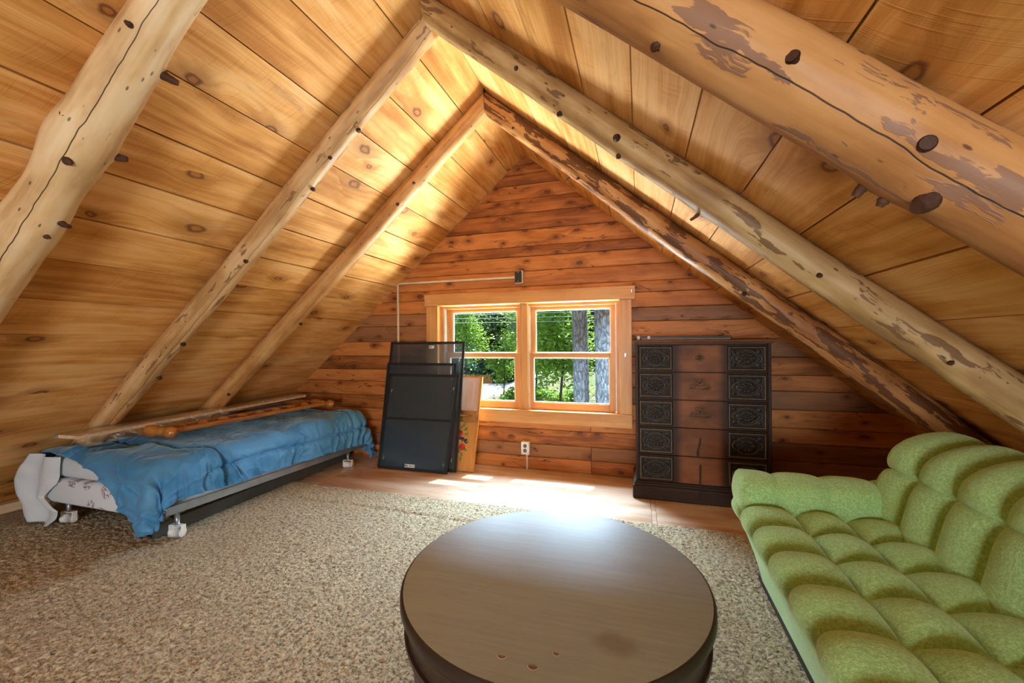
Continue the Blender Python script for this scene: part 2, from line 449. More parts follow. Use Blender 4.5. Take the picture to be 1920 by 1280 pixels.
# gable wall with the window: rows of boards, each cut under the roof
OPX0, OPX1, OPZ0, OPZ1 = -1.99, -.105, .50, 1.62
def gable(name, y, dirn, opening, seed):
    r = random.Random(seed)
    rows = [0.0]
    while rows[-1] < OPZ0 - .02: rows.append(rows[-1] + r.uniform(.11, .15))
    rows = [z * OPZ0 / rows[-1] for z in rows]
    n1 = 8; hs = [r.uniform(.11, .16) for _ in range(n1)]; sc = (OPZ1 - OPZ0) / sum(hs)
    for h in hs: rows.append(rows[-1] + h * sc)
    while rows[-1] < ZA + .02: rows.append(rows[-1] + r.uniform(.09, .16))
    mb = MB()
    for i in range(len(rows) - 1):
        z0, z1 = rows[i] + .0015, rows[i + 1] - .0015
        zc = min(z1, ZA - .001)
        segs = [(xl(z0) - .03, xr(z0) + .03, xl(zc) - .03, xr(zc) + .03)]
        if opening and rows[i] > OPZ0 - .03 and rows[i + 1] < OPZ1 + .03:
            segs = [(segs[0][0], OPX0, segs[0][2], OPX0), (OPX1, segs[0][1], OPX1, segs[0][3])]
        elif rows[i] < .45 and r.random() < .6:
            q = r.choice([-.42, .25, -2.3]); segs = [(segs[0][0], q - .002, segs[0][2], q - .002), (q + .002, segs[0][1], q + .002, segs[0][3])]
        for (a0, a1, b0, b1) in segs:
            rid = r.random(); jit = r.uniform(0, .008)
            ya = y + dirn * 0 + (jit if dirn > 0 else -jit); yb = y + dirn * .07
            ch = .006
            prof = [(z0, ya + dirn * ch), (z0 + ch, ya + dirn * .001), ((z0 + z1) / 2, ya - dirn * .001), (zc - ch, ya + dirn * .001), (zc, ya + dirn * ch), (zc, yb), (z0, yb)]
            V = []
            for e in (0, 1):
                for (zq, yq) in prof:
                    f = (zq - z0) / max(z1 - z0, 1e-6)
                    xq = (a0 + (b0 - a0) * f) if e == 0 else (a1 + (b1 - a1) * f)
                    V.append((xq, yq, zq))
            k = len(prof); V = np.array(V)
            Fc = [tuple(range(k)), tuple(range(2 * k - 1, k - 1, -1))] + [(j, j + k, (j + 1) % k + k, (j + 1) % k) for j in range(k)]
            B = np.stack([V[:, 0] + rid * 37, V[:, 2] - z0 + V[:, 1], np.full(2 * k, rid)], 1)
            mb.add(V, Fc, B)
    # tight sheathing behind the boards, leaving the window opening free
    def sl(x0, x1, z0, z1):
        t0, t1 = min(z1, zroof(x0) + .02), min(z1, zroof(x1) + .02)
        P = np.array([[x0, y + .066, z0], [x1, y + .066, z0], [x1, y + .11, z0], [x0, y + .11, z0], [x0, y + .066, t0], [x1, y + .066, t1], [x1, y + .11, t1], [x0, y + .11, t0]])
        mb.hexa(P, bco=P)
    cut = [-4.5, -3.2, OPX0, XA, OPX1, 1.2, 2.5]
    for x0, x1 in zip(cut[:-1], cut[1:]):
        if x0 >= OPX0 and x1 <= OPX1: sl(x0, x1, 0, OPZ0); sl(x0, x1, OPZ1, 3.0)
        else: sl(x0, x1, 0, 3.0)
    o = mb.build(name, M['gable']); fixn(o)
    return tag(o, kind='structure')
gable('wall_back', YW, 1, True, 11)
# rear gable behind the camera, with an opening added for the rear fill lamp
def rear():
    mb = MB()
    def piece(x0, x1, z0, z1):
        za, zb = z1, z1
        P = np.array([[x0, YB - .08, z0], [x1, YB - .08, z0], [x1, YB, z0], [x0, YB, z0],
                      [x0, YB - .08, min(z1, zroof(x0))], [x1, YB - .08, min(z1, zroof(x1))], [x1, YB, min(z1, zroof(x1))], [x0, YB, min(z1, zroof(x0))]])
        rid = random.random()
        mb.hexa(P, bco=np.stack([P[:, 0] + rid * 37, P[:, 2] + P[:, 1], np.full(8, rid)], 1))
    x = -4.4
    cuts = [-4.4, -3.6, -2.9, -2.0, XA, -.5, .75, 1.6, 2.4]
    for a, b in zip(cuts[:-1], cuts[1:]):
        if a >= -.5 - 1e-6 and b <= .75 + 1e-6:
            piece(a, b, 0, .35); piece(a, b, 1.40, 3.0)
        else: piece(a, b, 0, 3.0)
    return tag(mb.build('wall_front', M['gable']), kind='structure')
rear()
bb = MB().box((-4.36, .55, .035), (.09, 6.3, .07), bevel=.004, ax=1)
tag(bb.build('baseboard_left', M['plank']), kind='structure')

# ------------------------------------------------------------------ window
W = empty('window_1', (-1.05, YW, .555), kind='structure')
W['label'] = 'pine double window with two double-hung sashes side by side'
def part(mb, name, mat, parent): return mb.build(name, mat, parent)
part(MB().box((-1.05, YW - .014, 1.618), (2.04, .028, .116), bevel=.003, ax=0), 'head_casing', M['casing'], W)
part(MB().box((-1.99, YW - .011, 1.057), (.126, .022, 1.004), bevel=.003, ax=2), 'side_casing', M['casing'], W)
part(MB().box((-.1125, YW - .011, 1.057), (.105, .022, 1.004), bevel=.003, ax=2), 'side_casing', M['casing'], W)
part(MB().box((-1.05, YW - .014, .4955), (1.98, .028, .119), bevel=.003, ax=0), 'sill_apron', M['casing'], W)
# box of the opening: stepped jambs, head and sill board
jm = MB()
for sx_, xin in ((-1, -1.927), (1, -.165)):
    jm.box((xin + sx_ * .012, YW + .035, 1.0475), (.024, .072, 1.015), bevel=.002, ax=2)
    jm.box((xin - sx_ * .008, YW + .10, 1.034), (.045, .10, .988), bevel=.002, ax=2)
jm.box((-1.046, YW + .035, 1.567), (1.80, .072, .024), bevel=.002, ax=0)
jm.box((-1.046, YW + .111, 1.5485), (1.80, .118, .041), bevel=.002, ax=0)
part(jm, 'jamb', M['casing'], W)
sl = MB().box((-1.046, YW + .052, .541), (1.80, .112, .028), bevel=.002, ax=0)
part(sl, 'sill', M['casing'], W)
mu = MB().box((-1.043, YW + .075, 1.055), (.078, .12, 1.0), bevel=.003, ax=2)
mu.box((-1.075, YW + .012, 1.055), (.010, .012, 1.0), bevel=.002, ax=2)
part(mu, 'mullion', M['casing'], W)
part(MB().box((-1.886, YW + .095, 1.055), (.018, .09, .97), bevel=.001), 'sash_track', M['vinyl'], W)
part(MB().box((-1.000, YW + .095, 1.055), (.012, .09, .97), bevel=.001), 'sash_track', M['vinyl'], W)
part(MB().box((-.198, YW + .095, 1.055), (.012, .09, .97), bevel=.001), 'sash_track', M['vinyl'], W)
def sash(gx0, gx1, gz0, gz1, y, ox0, ox1, oz0, oz1):
    mb = MB(); d = .034
    mb.box(((ox0 + gx0) / 2, y, (oz0 + oz1) / 2), (gx0 - ox0, d, oz1 - oz0), bevel=.003, ax=2)
    mb.box(((ox1 + gx1) / 2, y, (oz0 + oz1) / 2), (ox1 - gx1, d, oz1 - oz0), bevel=.003, ax=2)
    mb.box(((gx0 + gx1) / 2, y, (oz0 + gz0) / 2), (gx1 - gx0, d, gz0 - oz0), bevel=.003, ax=0)
    mb.box(((gx0 + gx1) / 2, y, (oz1 + gz1) / 2), (gx1 - gx0, d, oz1 - gz1), bevel=.003, ax=0)
    s = mb.build('sash', M['casing'], W)
    # pale glazing bead round the pane
    bd = MB(); e = .009
    for (x, z, sx2, sz2) in ((gx0 + e / 2, (gz0 + gz1) / 2, e, gz1 - gz0 - 2 * e), (gx1 - e / 2, (gz0 + gz1) / 2, e, gz1 - gz0 - 2 * e), ((gx0 + gx1) / 2, gz0 + e / 2, gx1 - gx0, e), ((gx0 + gx1) / 2, gz1 - e / 2, gx1 - gx0, e)):
        bd.box((x, y, z), (sx2, .02, sz2), bevel=.001)
    bd.build('glazing_bead', M['vinyl'], s)
    MB().box(((gx0 + gx1) / 2, y + .004, (gz0 + gz1) / 2), (gx1 - gx0 - .004, .004, gz1 - gz0 - .004), bevel=0).build('pane', M['glass'], s)
sash(-1.835, -1.143, .621, 1.046, YW + .07, -1.880, -1.090, .557, 1.091)
sash(-.963, -.255, .621, 1.046, YW + .07, -.996, -.205, .557, 1.091)
sash(-1.815, -1.130, 1.088, 1.498, YW + .108, -1.878, -1.088, 1.050, 1.530)
sash(-.951, -.245, 1.088, 1.498, YW + .108, -.996, -.205, 1.050, 1.530)
for (x, z) in ((-2.03, 1.61), (-.06, 1.628), (-.115, 1.075)):
    b = MB().box((x, YW - .032, z), (.014, .010, .032), bevel=.003); b.box((x, YW - .040, z - .006), (.008, .012, .010), bevel=.002)
    b.build('rod_bracket', M['nickel'], W)
# ------------------------------------------------------------------ log rafters
RAFT = [
 # key, side, y, radius at top, at foot, s0, s1, bow, label, material
 ('LN', -1, 1.02, .088, .092, -.02, 4.45, .00, 'pale cream peeled log rafter, thickest on the left slope and nearest the top left corner', log_mat('log_cream', (.74, .57, .34), (.66, .45, .22), (.44, .25, .10), .05, (.24, .13, .06), 2.25)),
 ('LM', -1, 1.935, .058, .074, 0, 4.4, .015, 'tan log rafter on the left slope, the middle one, its foot behind the blue bed', log_mat('log_tan', (.66, .44, .22), (.54, .31, .12), (.33, .16, .055), .38, (.20, .10, .045), 2.0)),
 ('LF', -1, 2.72, .060, .074, 0, 4.4, .0, 'slim orange log rafter on the left slope, the one closest to the window wall', log_mat('log_orange', (.62, .36, .14), (.50, .24, .07), (.30, .12, .035), .2, (.24, .10, .035), None)),
 ('RN', 1, .996, .082, .086, -.02, 4.5, .0, 'thick smooth orange log rafter with a long crack, crossing the upper right corner', log_mat('log_amber', (.52, .265, .095), (.42, .195, .06), (.26, .10, .03), .50, (.20, .10, .06), 2.5)),
 ('RM', 1, 1.86, .062, .074, 0, 4.5, .03, 'brown log rafter with olive patches on the right slope, the middle one', log_mat('log_olive', (.58, .40, .19), (.42, .25, .095), (.24, .12, .045), .45, (.17, .085, .035), None)),
 ('RF', 1, 2.73, .064, .076, 0, 4.5, .0, 'reddish log rafter with dark bark strips on the right slope, closest to the window wall', log_mat('log_red', (.56, .30, .11), (.42, .185, .055), (.24, .085, .025), .72, (.085, .03, .012), None)),
]
STUBS = {
 'LN': [(1.0, 40, .05, .014), (1.395, 35, .045, .013), (1.749, 72, .045, .012), (1.819, 86, .03, .009), (1.457, 120, .03, .017), (1.322, 164, .008, .011), (.90, 150, .012, .007)],
 'LM': [(.719, 90, .018, .012), (1.167, 80, .02, .010), (1.787, 117, .016, .011), (2.543, 93, .022, .013), (2.882, 70, .03, .013), (.96, 113, .014, .009)],
 'LF': [(.809, 150, .012, .009), (.992, 140, .015, .010), (2.304, 83, .02, .011), (3.23, 125, .016, .012)],
 'RN': [(1.522, 108, .014, .012), (1.777, 168, .008, .012), (2.062, 158, .010, .014), (2.133, 109, .030, .019), (2.05, 63, .03, .010), (2.092, 66, .022, .009)],
 'RM': [(.692, 165, .015, .010), (.99, 118, .018, .011), (1.293, 160, .02, .014), (1.338, 112, .014, .010), (1.746, 74, .045, .006), (2.25, 155, .010, .008), (2.742, 152, .010, .009)],
 'RF': [(.366, 150, .02, .008), (.862, 79, .045, .006), (.939, 130, .016, .010), (2.19, 140, .016, .010)],
}
for (key, side, yc, r0_, r1_, s0, s1, bow, label, mt) in RAFT:
    m = ML if side < 0 else MR
    t = np.array([side, 0, -m]); t /= np.linalg.norm(t)
    n = np.array([-side * m, 0, -1.0]); n /= np.linalg.norm(n)
    yv = np.array([0, 1.0, 0])
    ns, nt_ = 300, 40
    s = np.linspace(-.12, s1, ns); th = np.linspace(0, 2 * PI, nt_, endpoint=False)
    rr = r0_ + (r1_ - r0_) * np.clip(s / 3.5, 0, 1)
    sd = sum(map(ord, key))
    bowy = bow * (np.sin(s * 1.1) - .4) + .010 * vn(s * 1.1, sd)
    bown = .006 * vn(s * 1.3, sd + 5.5)
    R = rr[:, None] * (1 + .05 * vn(s[:, None] * 2.3, np.cos(th)[None] * 1.2 + sd, np.sin(th)[None] * 1.2) + .022 * vn(s[:, None] * 8, np.cos(th)[None] * 3 + sd, np.sin(th)[None] * 3))
    if key == 'LN':
        R = R * (.85 + .15 * sstep(.75, 1.25, s))[:, None]
    if key == 'LN':   # swollen collar and waist as in a spruce pole
        R = R * (1 + .16 * np.exp(-((s[:, None] - 1.40) / .10)**2) * (.5 + .5 * np.cos(th[None] - 2.9)) + .14 * np.exp(-((s[:, None] - 1.86) / .09)**2) * (.5 + .5 * np.cos(th[None] - 2.6)) - .06 * np.exp(-((s[:, None] - 1.62) / .1)**2))
    for (sk, ak, lk, rk) in STUBS[key]:
        da = (th[None] - math.radians(ak) + PI) % (2 * PI) - PI
        R = R + rk * .55 * np.exp(-((s[:, None] - sk) / (rk * 2.6))**2 - (da * rr[:, None] / (rk * 1.5))**2)
    off = rr * .97
    C = np.array([XA, yc, ZA]) + t * s[:, None] + n * (off + bown)[:, None] + yv * bowy[:, None]
    P = C[:, None] + R[..., None] * (np.cos(th)[None, :, None] * yv + np.sin(th)[None, :, None] * n)
    P[..., 0] = np.maximum(P[..., 0], XA + .0008) if side > 0 else np.minimum(P[..., 0], XA - .0008)
    P[..., 2] = np.maximum(P[..., 2], .002)
    bc = np.stack(np.broadcast_arrays(s[:, None] + sd * .37, R * np.cos(th)[None], R * np.sin(th)[None]), -1)
    root = empty('log_rafter', tuple(C[150]), label, 'rafter', 'peeled log rafters under the board ceiling')
    mb = MB(); mb.grid(P, bc, True, close_v=True)
    mb.f.append(tuple(range(nt_))); mb.f.append(tuple((ns - 1) * nt_ + i for i in range(nt_))); mb.sm += [False, False]; mb.mi += [0, 0]
    o = mb.build('pole', mt, root, extra={'theta': np.broadcast_to(th[None], (ns, nt_))}); fixn(o)
    for (sk, ak, lk, rk) in STUBS[key]:
        a = math.radians(ak); d = math.cos(a) * yv + math.sin(a) * n
        ci = int(np.argmin(abs(s - sk))); base = C[ci] + d * (rr[ci] * .86)
        L = lk * .75 + rr[ci] * .2; rk = rk * 1.3
        tt = np.linspace(0, 1, 7); tilt = t * random.uniform(-.4, .2)
        pts = base + np.outer(tt * L, d) + np.outer(tt**2 * L, tilt)
        rad = rk * (1.05 - .35 * tt) * (1 + .15 * rng.standard_normal(7)); rad[-1] = rad[-2] * .85
        MB().tube(pts, np.maximum(rad, .002), 15).build('branch_stub', M['stub'], root)

# ------------------------------------------------------------------ carpet
def make_carpet():
    x_f = np.concatenate([np.linspace(-4.30, -3.95, 10), np.arange(-3.94, .76, .0062), np.linspace(.80, 2.2, 24)])
    y_f = np.concatenate([np.linspace(-2.66, .72, 40), np.arange(.74, 2.795, .0062), [2.80]])
    X, Y = np.meshgrid(x_f, y_f, indexing='ij')
    Xo, Yo = X.copy(), Y.copy()
    edge = .012 * vn(X * 4, 3.3) + .008 * vn(X * 17, 7.7)
    Y = Y + edge * sstep(2.5, 2.8, Y)
    wx = X + .006 * vn(X * 60, Y * 60, 0, 5); wy = Y + .006 * vn(X * 60, Y * 60, 9, 6)
    h = .0038 * fbm(wx * 62, wy * 62, 0, 1, 2) + .0042 * vn(X * 120, Y * 120, 0, 8) + .006 * fbm(X * 3, Y * 3, 0, 4, 2)
    # trodden crease running across near the far edge
    yl = 2.53 - .10 * (X + 2.3) * .35
    h -= .012 * np.exp(-((Y - yl - .02 * vn(X * 3, 1.1)) / .022)**2) * sstep(-2.75, -2.55, X) * sstep(-.7, -1.0, X)
    fine = (Xo > -3.95) & (Xo < .77) & (Yo > .73)
    h = np.where(fine, h, h * .3)
    Z = .017 + h
    b = np.minimum(np.minimum(Xo + 4.30, 2.2 - Xo), np.minimum(Yo + 2.66, 2.80 - Yo))
    Z = np.where(b < 1e-4, .001, Z)
    P = np.stack([X, Y, Z], -1)
    mb = MB(); mb.grid(P, P, True)
    N = NT('shag_carpet')
    co = N.n('TexCoord').outputs['Object']
    a = N.noise(co, 60, 3, .62); b2 = N.noise(co, 150, 2, .6); c = N.noise(co, 2.2, 3, .6)
    f = N.math('ADD', N.math('MULTIPLY', a, .6), N.math('MULTIPLY', b2, .4))
    col = N.n('ValToRGB', None, Fac=f); e = col.color_ramp.elements
    e[0].position, e[0].color = .40, (.12, .086, .045, 1); e[1].position, e[1].color = .62, (.70, .62, .42, 1)  # dips between tufts get the dark end, crevice shade painted in
    q = e.new(.5); q.color = (.445, .365, .215, 1)
    cc = N.mix(N.rng(c, .35, .7, 0, .3), col.outputs[0], (.36, .28, .17))
    N.bsdf(cc, .95, f, 1.0, .02, Specular_IOR_Level=.05, Sheen_Weight=.25)
    o = mb.build('carpet', N.m, origin=(-1.2, 1, 0))
    return tag(o, 'tan shag carpet with a raw far edge stopping short of the plywood', 'carpet')
make_carpet()

# ------------------------------------------------------------------ coffee table
def make_table():
    cx, cy, R, H = -.28, 1.34, .49, .44
    T = empty('coffee_table', (cx, cy, .02), 'large round dark brown wooden coffee table with scuffed top in the foreground', 'table')
    top = MB()
    prof = [(H - .052, R - .05), (H - .052, R - .022), (H - .046, R - .016), (H - .040, R - .016), (H - .036, R - .004), (H - .028, R), (H - .012, R), (H - .004, R - .003), (H, R - .009), (H, R - .010)]
    n = 96; th = np.linspace(0, 2 * PI, n, endpoint=False)
    P = np.array([[(cx + r * math.cos(a), cy + r * math.sin(a), z) for a in th] for z, r in prof])
    top.grid(P, P, True, close_v=True, mi=1, flip=True)
    rr_ = np.array([R - .010, .3, .15, .02]); P2 = np.array([[(cx + r * math.cos(a), cy + r * math.sin(a), H) for a in th] for r in rr_])
    b2 = P2.copy(); b2[..., 0] += 4.0; b2[..., 2] = .4
    top.grid(P2, b2, False, close_v=True, flip=True, mi=0)
    k = top.n; top.add([(cx + .02 * math.cos(a), cy + .02 * math.sin(a), H) for a in th], [tuple(range(n))], np.array([(cx + 4, cy, .4)] * n), False, 0)
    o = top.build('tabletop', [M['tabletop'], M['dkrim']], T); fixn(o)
    ap = MB()
    def ring(z0, z1, ri, ro, a0=0, a1=2 * PI, n=72, full=True):
        th = np.linspace(a0, a1, n, endpoint=not full)
        q = [(z0, ri), (z0, ro), (z1, ro), (z1, ri)]
        P = np.array([[(cx + r * math.cos(a), cy + r * math.sin(a), z) for (z, r) in q] for a in th])
        bc = np.array([[(a * r, z, .3) for (z, r) in q] for a in th])
        return P, bc
    P, bc = ring(H - .115, H - .05, R - .05, R - .022); ap.grid(P, bc, False, close_v=True, close_u=True)
    P, bc = ring(H - .122, H - .108, R - .055, R - .012); ap.grid(P, bc, False, close_v=True, close_u=True)
    fixn(ap.build('apron', M['dkrim2'], T))
    for q in range(4):
        a = math.radians(45 + 90 * q + 9)
        l = MB()
        for (z0, z1, hw0) in ((.02, H - .12, .16),):
            P, bc = ring(z0, z1, R - .075, R - .028, a - .17, a + .17, 14, False)
            l.grid(P, bc, False, close_v=True)
            m2 = l.n; l.f += [tuple(range(m2 - 4, m2)), (3, 2, 1, 0)]; l.sm += [False] * 2; l.mi += [0] * 2
            for e in (-1, 1):    # bracket that curves from the leg into the apron
                for j in range(6):
                    f = (j + .5) / 6
                    P, bc = ring(H - .12 - .07 * (1 - f)**2, H - .118, R - .07, R - .034, a + e * (.17 + .03 * j), a + e * (.17 + .03 * (j + 1)), 3, False)
                    st = l.n; l.grid(P, bc, False, close_v=True); m2 = l.n; l.f += [tuple(range(m2 - 4, m2)), (st + 3, st + 2, st + 1, st)]; l.sm += [False] * 2; l.mi += [0] * 2
        fixn(l.build('leg', M['dkrim2'], T))
    sh = MB().lathe([(0, .36), (.004, .40), (.018, .40), (.022, .36)], (cx, cy, .09), n=64)
    sh.build('lower_shelf', M['dkwood'], T)
    for (x, y, a, s) in ((-.323, .94, .1, .0125), (-.243, .93, -.15, .0135), (-.198, .985, -.2, .010)):
        c = MB(); t = np.linspace(PI, 2 * PI, 12)
        z = H + .0006
        V = [(x + s * math.cos(q + a), y + s * .9 * math.sin(q + a), z) for q in t]; V2 = [(x + s * .86 * math.cos(q + a), y + s * .74 * math.sin(q + a), z + .0003) for q in t]
        c.add(V, [tuple(range(12))], None, False, 0); c.add(V2, [tuple(range(12))], None, False, 1)
        tag(c.build('nick', [M['nickedge'], M['nick']], T), 'half moon shaped nick with a pale edge')
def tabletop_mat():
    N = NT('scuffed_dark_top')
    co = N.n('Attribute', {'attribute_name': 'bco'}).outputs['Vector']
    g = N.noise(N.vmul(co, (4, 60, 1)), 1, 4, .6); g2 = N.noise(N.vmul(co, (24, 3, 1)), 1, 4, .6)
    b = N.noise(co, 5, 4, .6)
    c = N.mix(N.rng(g, .3, .7), (.160, .215, .222), (.200, .270, .274))  # greenish reflection from outside is mixed into the base colour
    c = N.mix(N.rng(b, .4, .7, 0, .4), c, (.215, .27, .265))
    # one dark cloudy scuff toward the right front
    d = N.n('VectorMath', {'operation': 'DISTANCE'}, i0=N.vadd(N.vmul(co, (1, 1.4, 0)), N.vmul(N.n('TexNoise', None, Vector=co, Scale=22.0).outputs[1], (.05, .05, 0))), i1=(3.965, 1.505, 0)).outputs['Value']
    c = N.mix(N.rng(d, .02, .085, .6, 0), c, (.05, .035, .028))
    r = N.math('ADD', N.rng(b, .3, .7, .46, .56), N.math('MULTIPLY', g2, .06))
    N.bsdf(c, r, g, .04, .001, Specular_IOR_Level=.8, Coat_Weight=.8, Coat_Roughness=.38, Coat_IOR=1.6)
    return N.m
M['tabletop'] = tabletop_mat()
M['dkrim2'] = wood('table_base_wood', (.055, .033, .022), (.04, .023, .015), (.02, .011, .008), knot=0, gy=34, gx=1.4, rough=.35, bump=.05, vary=.2, spec=.5)
M['nick'] = plain('nick_brown', (.13, .09, .06), .6)
M['nickedge'] = plain('nick_pale', (.62, .56, .48), .6)
make_table()

# ------------------------------------------------------------------ sofa
def plush():
    N = NT('green_plush')
    co = N.n('TexCoord').outputs['Object']
    a = N.noise(co, 240, 3, .6); b = N.noise(co, 110, 2, .6); c = N.noise(co, 3.5, 3, .5)
    h = N.math('ADD', N.math('MULTIPLY', a, .5), N.math('MULTIPLY', b, .6))
    col = N.mix(N.rng(h, .4, .75), (.245, .41, .125), (.42, .66, .28))
    col = N.mix(N.rng(c, .35, .7, 0, .25), col, (.33, .49, .16))
    N.bsdf(col, .92, h, .55, .008, Specular_IOR_Level=.1, Sheen_Weight=.7, Sheen_Roughness=.45, Sheen_Tint=(.8, 1, .6, 1))
    return N.m
M['plush'] = plush()
def path_resample(pts, n):
    pts = np.array(pts, float)
    for _ in range(3):      # corner cutting
        q = [pts[0]]
        for a, b in zip(pts[:-1], pts[1:]): q += [.75 * a + .25 * b, .25 * a + .75 * b]
        q.append(pts[-1]); pts = np.array(q)
    L = np.concatenate([[0], np.cumsum(np.linalg.norm(np.diff(pts, axis=0), axis=1))])
    s = np.linspace(0, L[-1], n)
    return np.stack([np.interp(s, L, pts[:, i]) for i in range(pts.shape[1])], 1), s
def normals2(p):
    t = np.gradient(p, axis=0); t /= np.linalg.norm(t, axis=1)[:, None]
    return np.stack([-t[:, 1], t[:, 0]], 1)
def pillow(d, w):        # 0 in the seam, 1 on the crown; d distance to seam, w half pitch
    q = np.clip(d / w, 0, 1)
    return np.sqrt(np.clip(1 - (1 - q)**2.0, 0, 1))
def make_sofa():
    YS, YE, p = 2.11, .05, .206
    root = empty('sofa', (.95, 1.1, .02), 'lime green plush tufted sofa along the right side', 'sofa')
    ys = np.arange(YE, YS + .1, .009)
    ph = np.abs(((YS - ys) / p + .5) % 1 - .5) * p          # distance to nearest cross seam
    # seat
    prof, s = path_resample([(.55, .055), (.522, .17), (.485, .30), (.455, .392), (.465, .424), (.56, .430), (.75, .425), (1.06, .41)], 200)
    nrm = normals2(prof)
    seam_s = [s[np.argmin(abs(prof[:, 0] - x) + (prof[:, 1] < .36) * 9)] for x in (.64, .825, 1.035)]
    fx = s[np.argmin(abs(prof[:, 0] - .445) + abs(prof[:, 1] - .40))]
    lines = np.array([fx - .16] + seam_s)
    d = np.min(np.abs(s[:, None] - lines[None, 1:]), 1)
    d = np.where(s < fx, np.maximum(d, .09), d)
    along = pillow(d, .10)
    A = pillow(ph, p / 2)
    front = sstep(fx - .10, fx + .05, s)
    seamf = sstep(fx - .30, fx - .05, s) * (1 - front)
    H = np.minimum(along[None, :], 1) * A[:, None]
    H = (along[None, :] * A[:, None]) * front[None, :] + .16 * seamf[None, :] * A[:, None]
    # the cross seams sag so each tuft shows as a rising arc
    amp = .070
    Q = prof[None] + nrm[None] * (H * amp - .022 * front[None, :])[..., None]
    P = np.zeros((len(ys), len(s), 3)); P[..., 0] = Q[..., 0]; P[..., 2] = Q[..., 1]; P[..., 1] = ys[:, None]
    mb = MB(); mb.grid(P, P, True); mb.build('seat', M['plush'], root); 
    # back
    ysb = np.arange(YE, 2.285, .009)
    phb = np.where(ysb > 2.02, np.minimum(ysb - 2.02, .1), np.abs(((2.02 - ysb) / .2 + .5) % 1 - .5) * .2)
    prof, s = path_resample([(.965, .37), (.99, .43), (1.02, .55), (1.045, .66), (1.10, .735), (1.21, .773), (1.33, .755), (1.41, .67), (1.45, .5), (1.47, .08)], 220)
    nrm = normals2(prof)
    front = sstep(0, .03, s)
    s1 = s[np.argmin(abs(prof[:, 1] - .64) + (prof[:, 0] > 1.2) * 9)]
    s2 = s[np.argmin(abs(prof[:, 0] - 1.335) + (prof[:, 1] < .7) * 9)]
    lines = np.array([0.0, s1, s2])
    d = np.min(np.abs(s[:, None] - lines[None]), 1); d = np.where(s > s2 + .1, .1, d)
    along = np.where(np.abs(s - s1) < .1, .42 + .58 * pillow(d, .085), pillow(d, .12))
    H = along[None] * (.12 + .88 * pillow(phb, .10)[:, None])
    H = H * (1 - .7 * sstep(s2 + .02, s2 + .25, s))[None]
    Q = prof[None] + nrm[None] * (H * .074 - .030)[..., None]
    e = np.clip((ysb - 2.15) / .135, 0, 1)
    k = np.sqrt(np.clip(1 - e**2.4, 0.0, 1))
    cen = np.array([1.24, .50])
    Q = cen + (Q - cen) * (.12 + .88 * k)[:, None, None]
    P = np.zeros((len(ysb), len(s), 3)); P[..., 0] = Q[..., 0]; P[..., 2] = Q[..., 1]; P[..., 1] = ysb[:, None]
    P[..., 2] = np.maximum(P[..., 2], .05)
    mb = MB(); mb.grid(P, P, True)
    mb.build('backrest', M['plush'], root)
    # arms
    for (yi, yo, sg) in ((2.085, 2.33, 1), (.03, -.215, -1)):
        prof, s = path_resample([(yi - sg * .02, .34), (yi, .40), (yi + sg * .005, .48), (yi + sg * .03, .545), (yi + sg * .12, .572), (yi + sg * .21, .545), (yo, .46), (yo, .30), (yo - sg * .02, .055)], 90)
        nrm = normals2(prof) * sg
        xs_ = np.arange(.425, 1.12, .009)
        d = np.abs(xs_[:, None] - np.array([.595, .79, .985])[None]).min(1)
        g = pillow(d, .09)
        H = g[:, None] * np.ones(len(s))[None] * (1 - .6 * sstep(s[-1] * .6, s[-1], s))[None]
        Q = prof[None] + nrm[None] * (H * .019 - .009)[..., None]
        e = np.clip((.47 - xs_) / .045, 0, 1)
        k = np.sqrt(np.clip(1 - .93 * e**2.6, 0, 1))
        cen = np.array([(yi + yo) / 2, .36])
        Q = cen + (Q - cen) * (.02 + .98 * k)[:, None, None]
        P = np.zeros((len(xs_), len(s), 3)); P[..., 0] = xs_[:, None]; P[..., 1] = Q[..., 0]; P[..., 2] = Q[..., 1]
        # front of the arm rakes back to the plinth
        rake = sstep(.50, .05, P[..., 2]) * .115
        P[..., 0] = np.where(P[..., 0] < .70, P[..., 0] + rake * (1 - sstep(.42, .70, P[..., 0])), P[..., 0])
        P[..., 2] = np.maximum(P[..., 2], .05)
        mb = MB(); mb.grid(P, P, True)
        mb.build('arm', M['plush'], root)
    MB().box((1.0, 1.06, .042), (.90, 2.45, .045), bevel=.006).build('plinth', M['plinth'], root)
make_sofa()

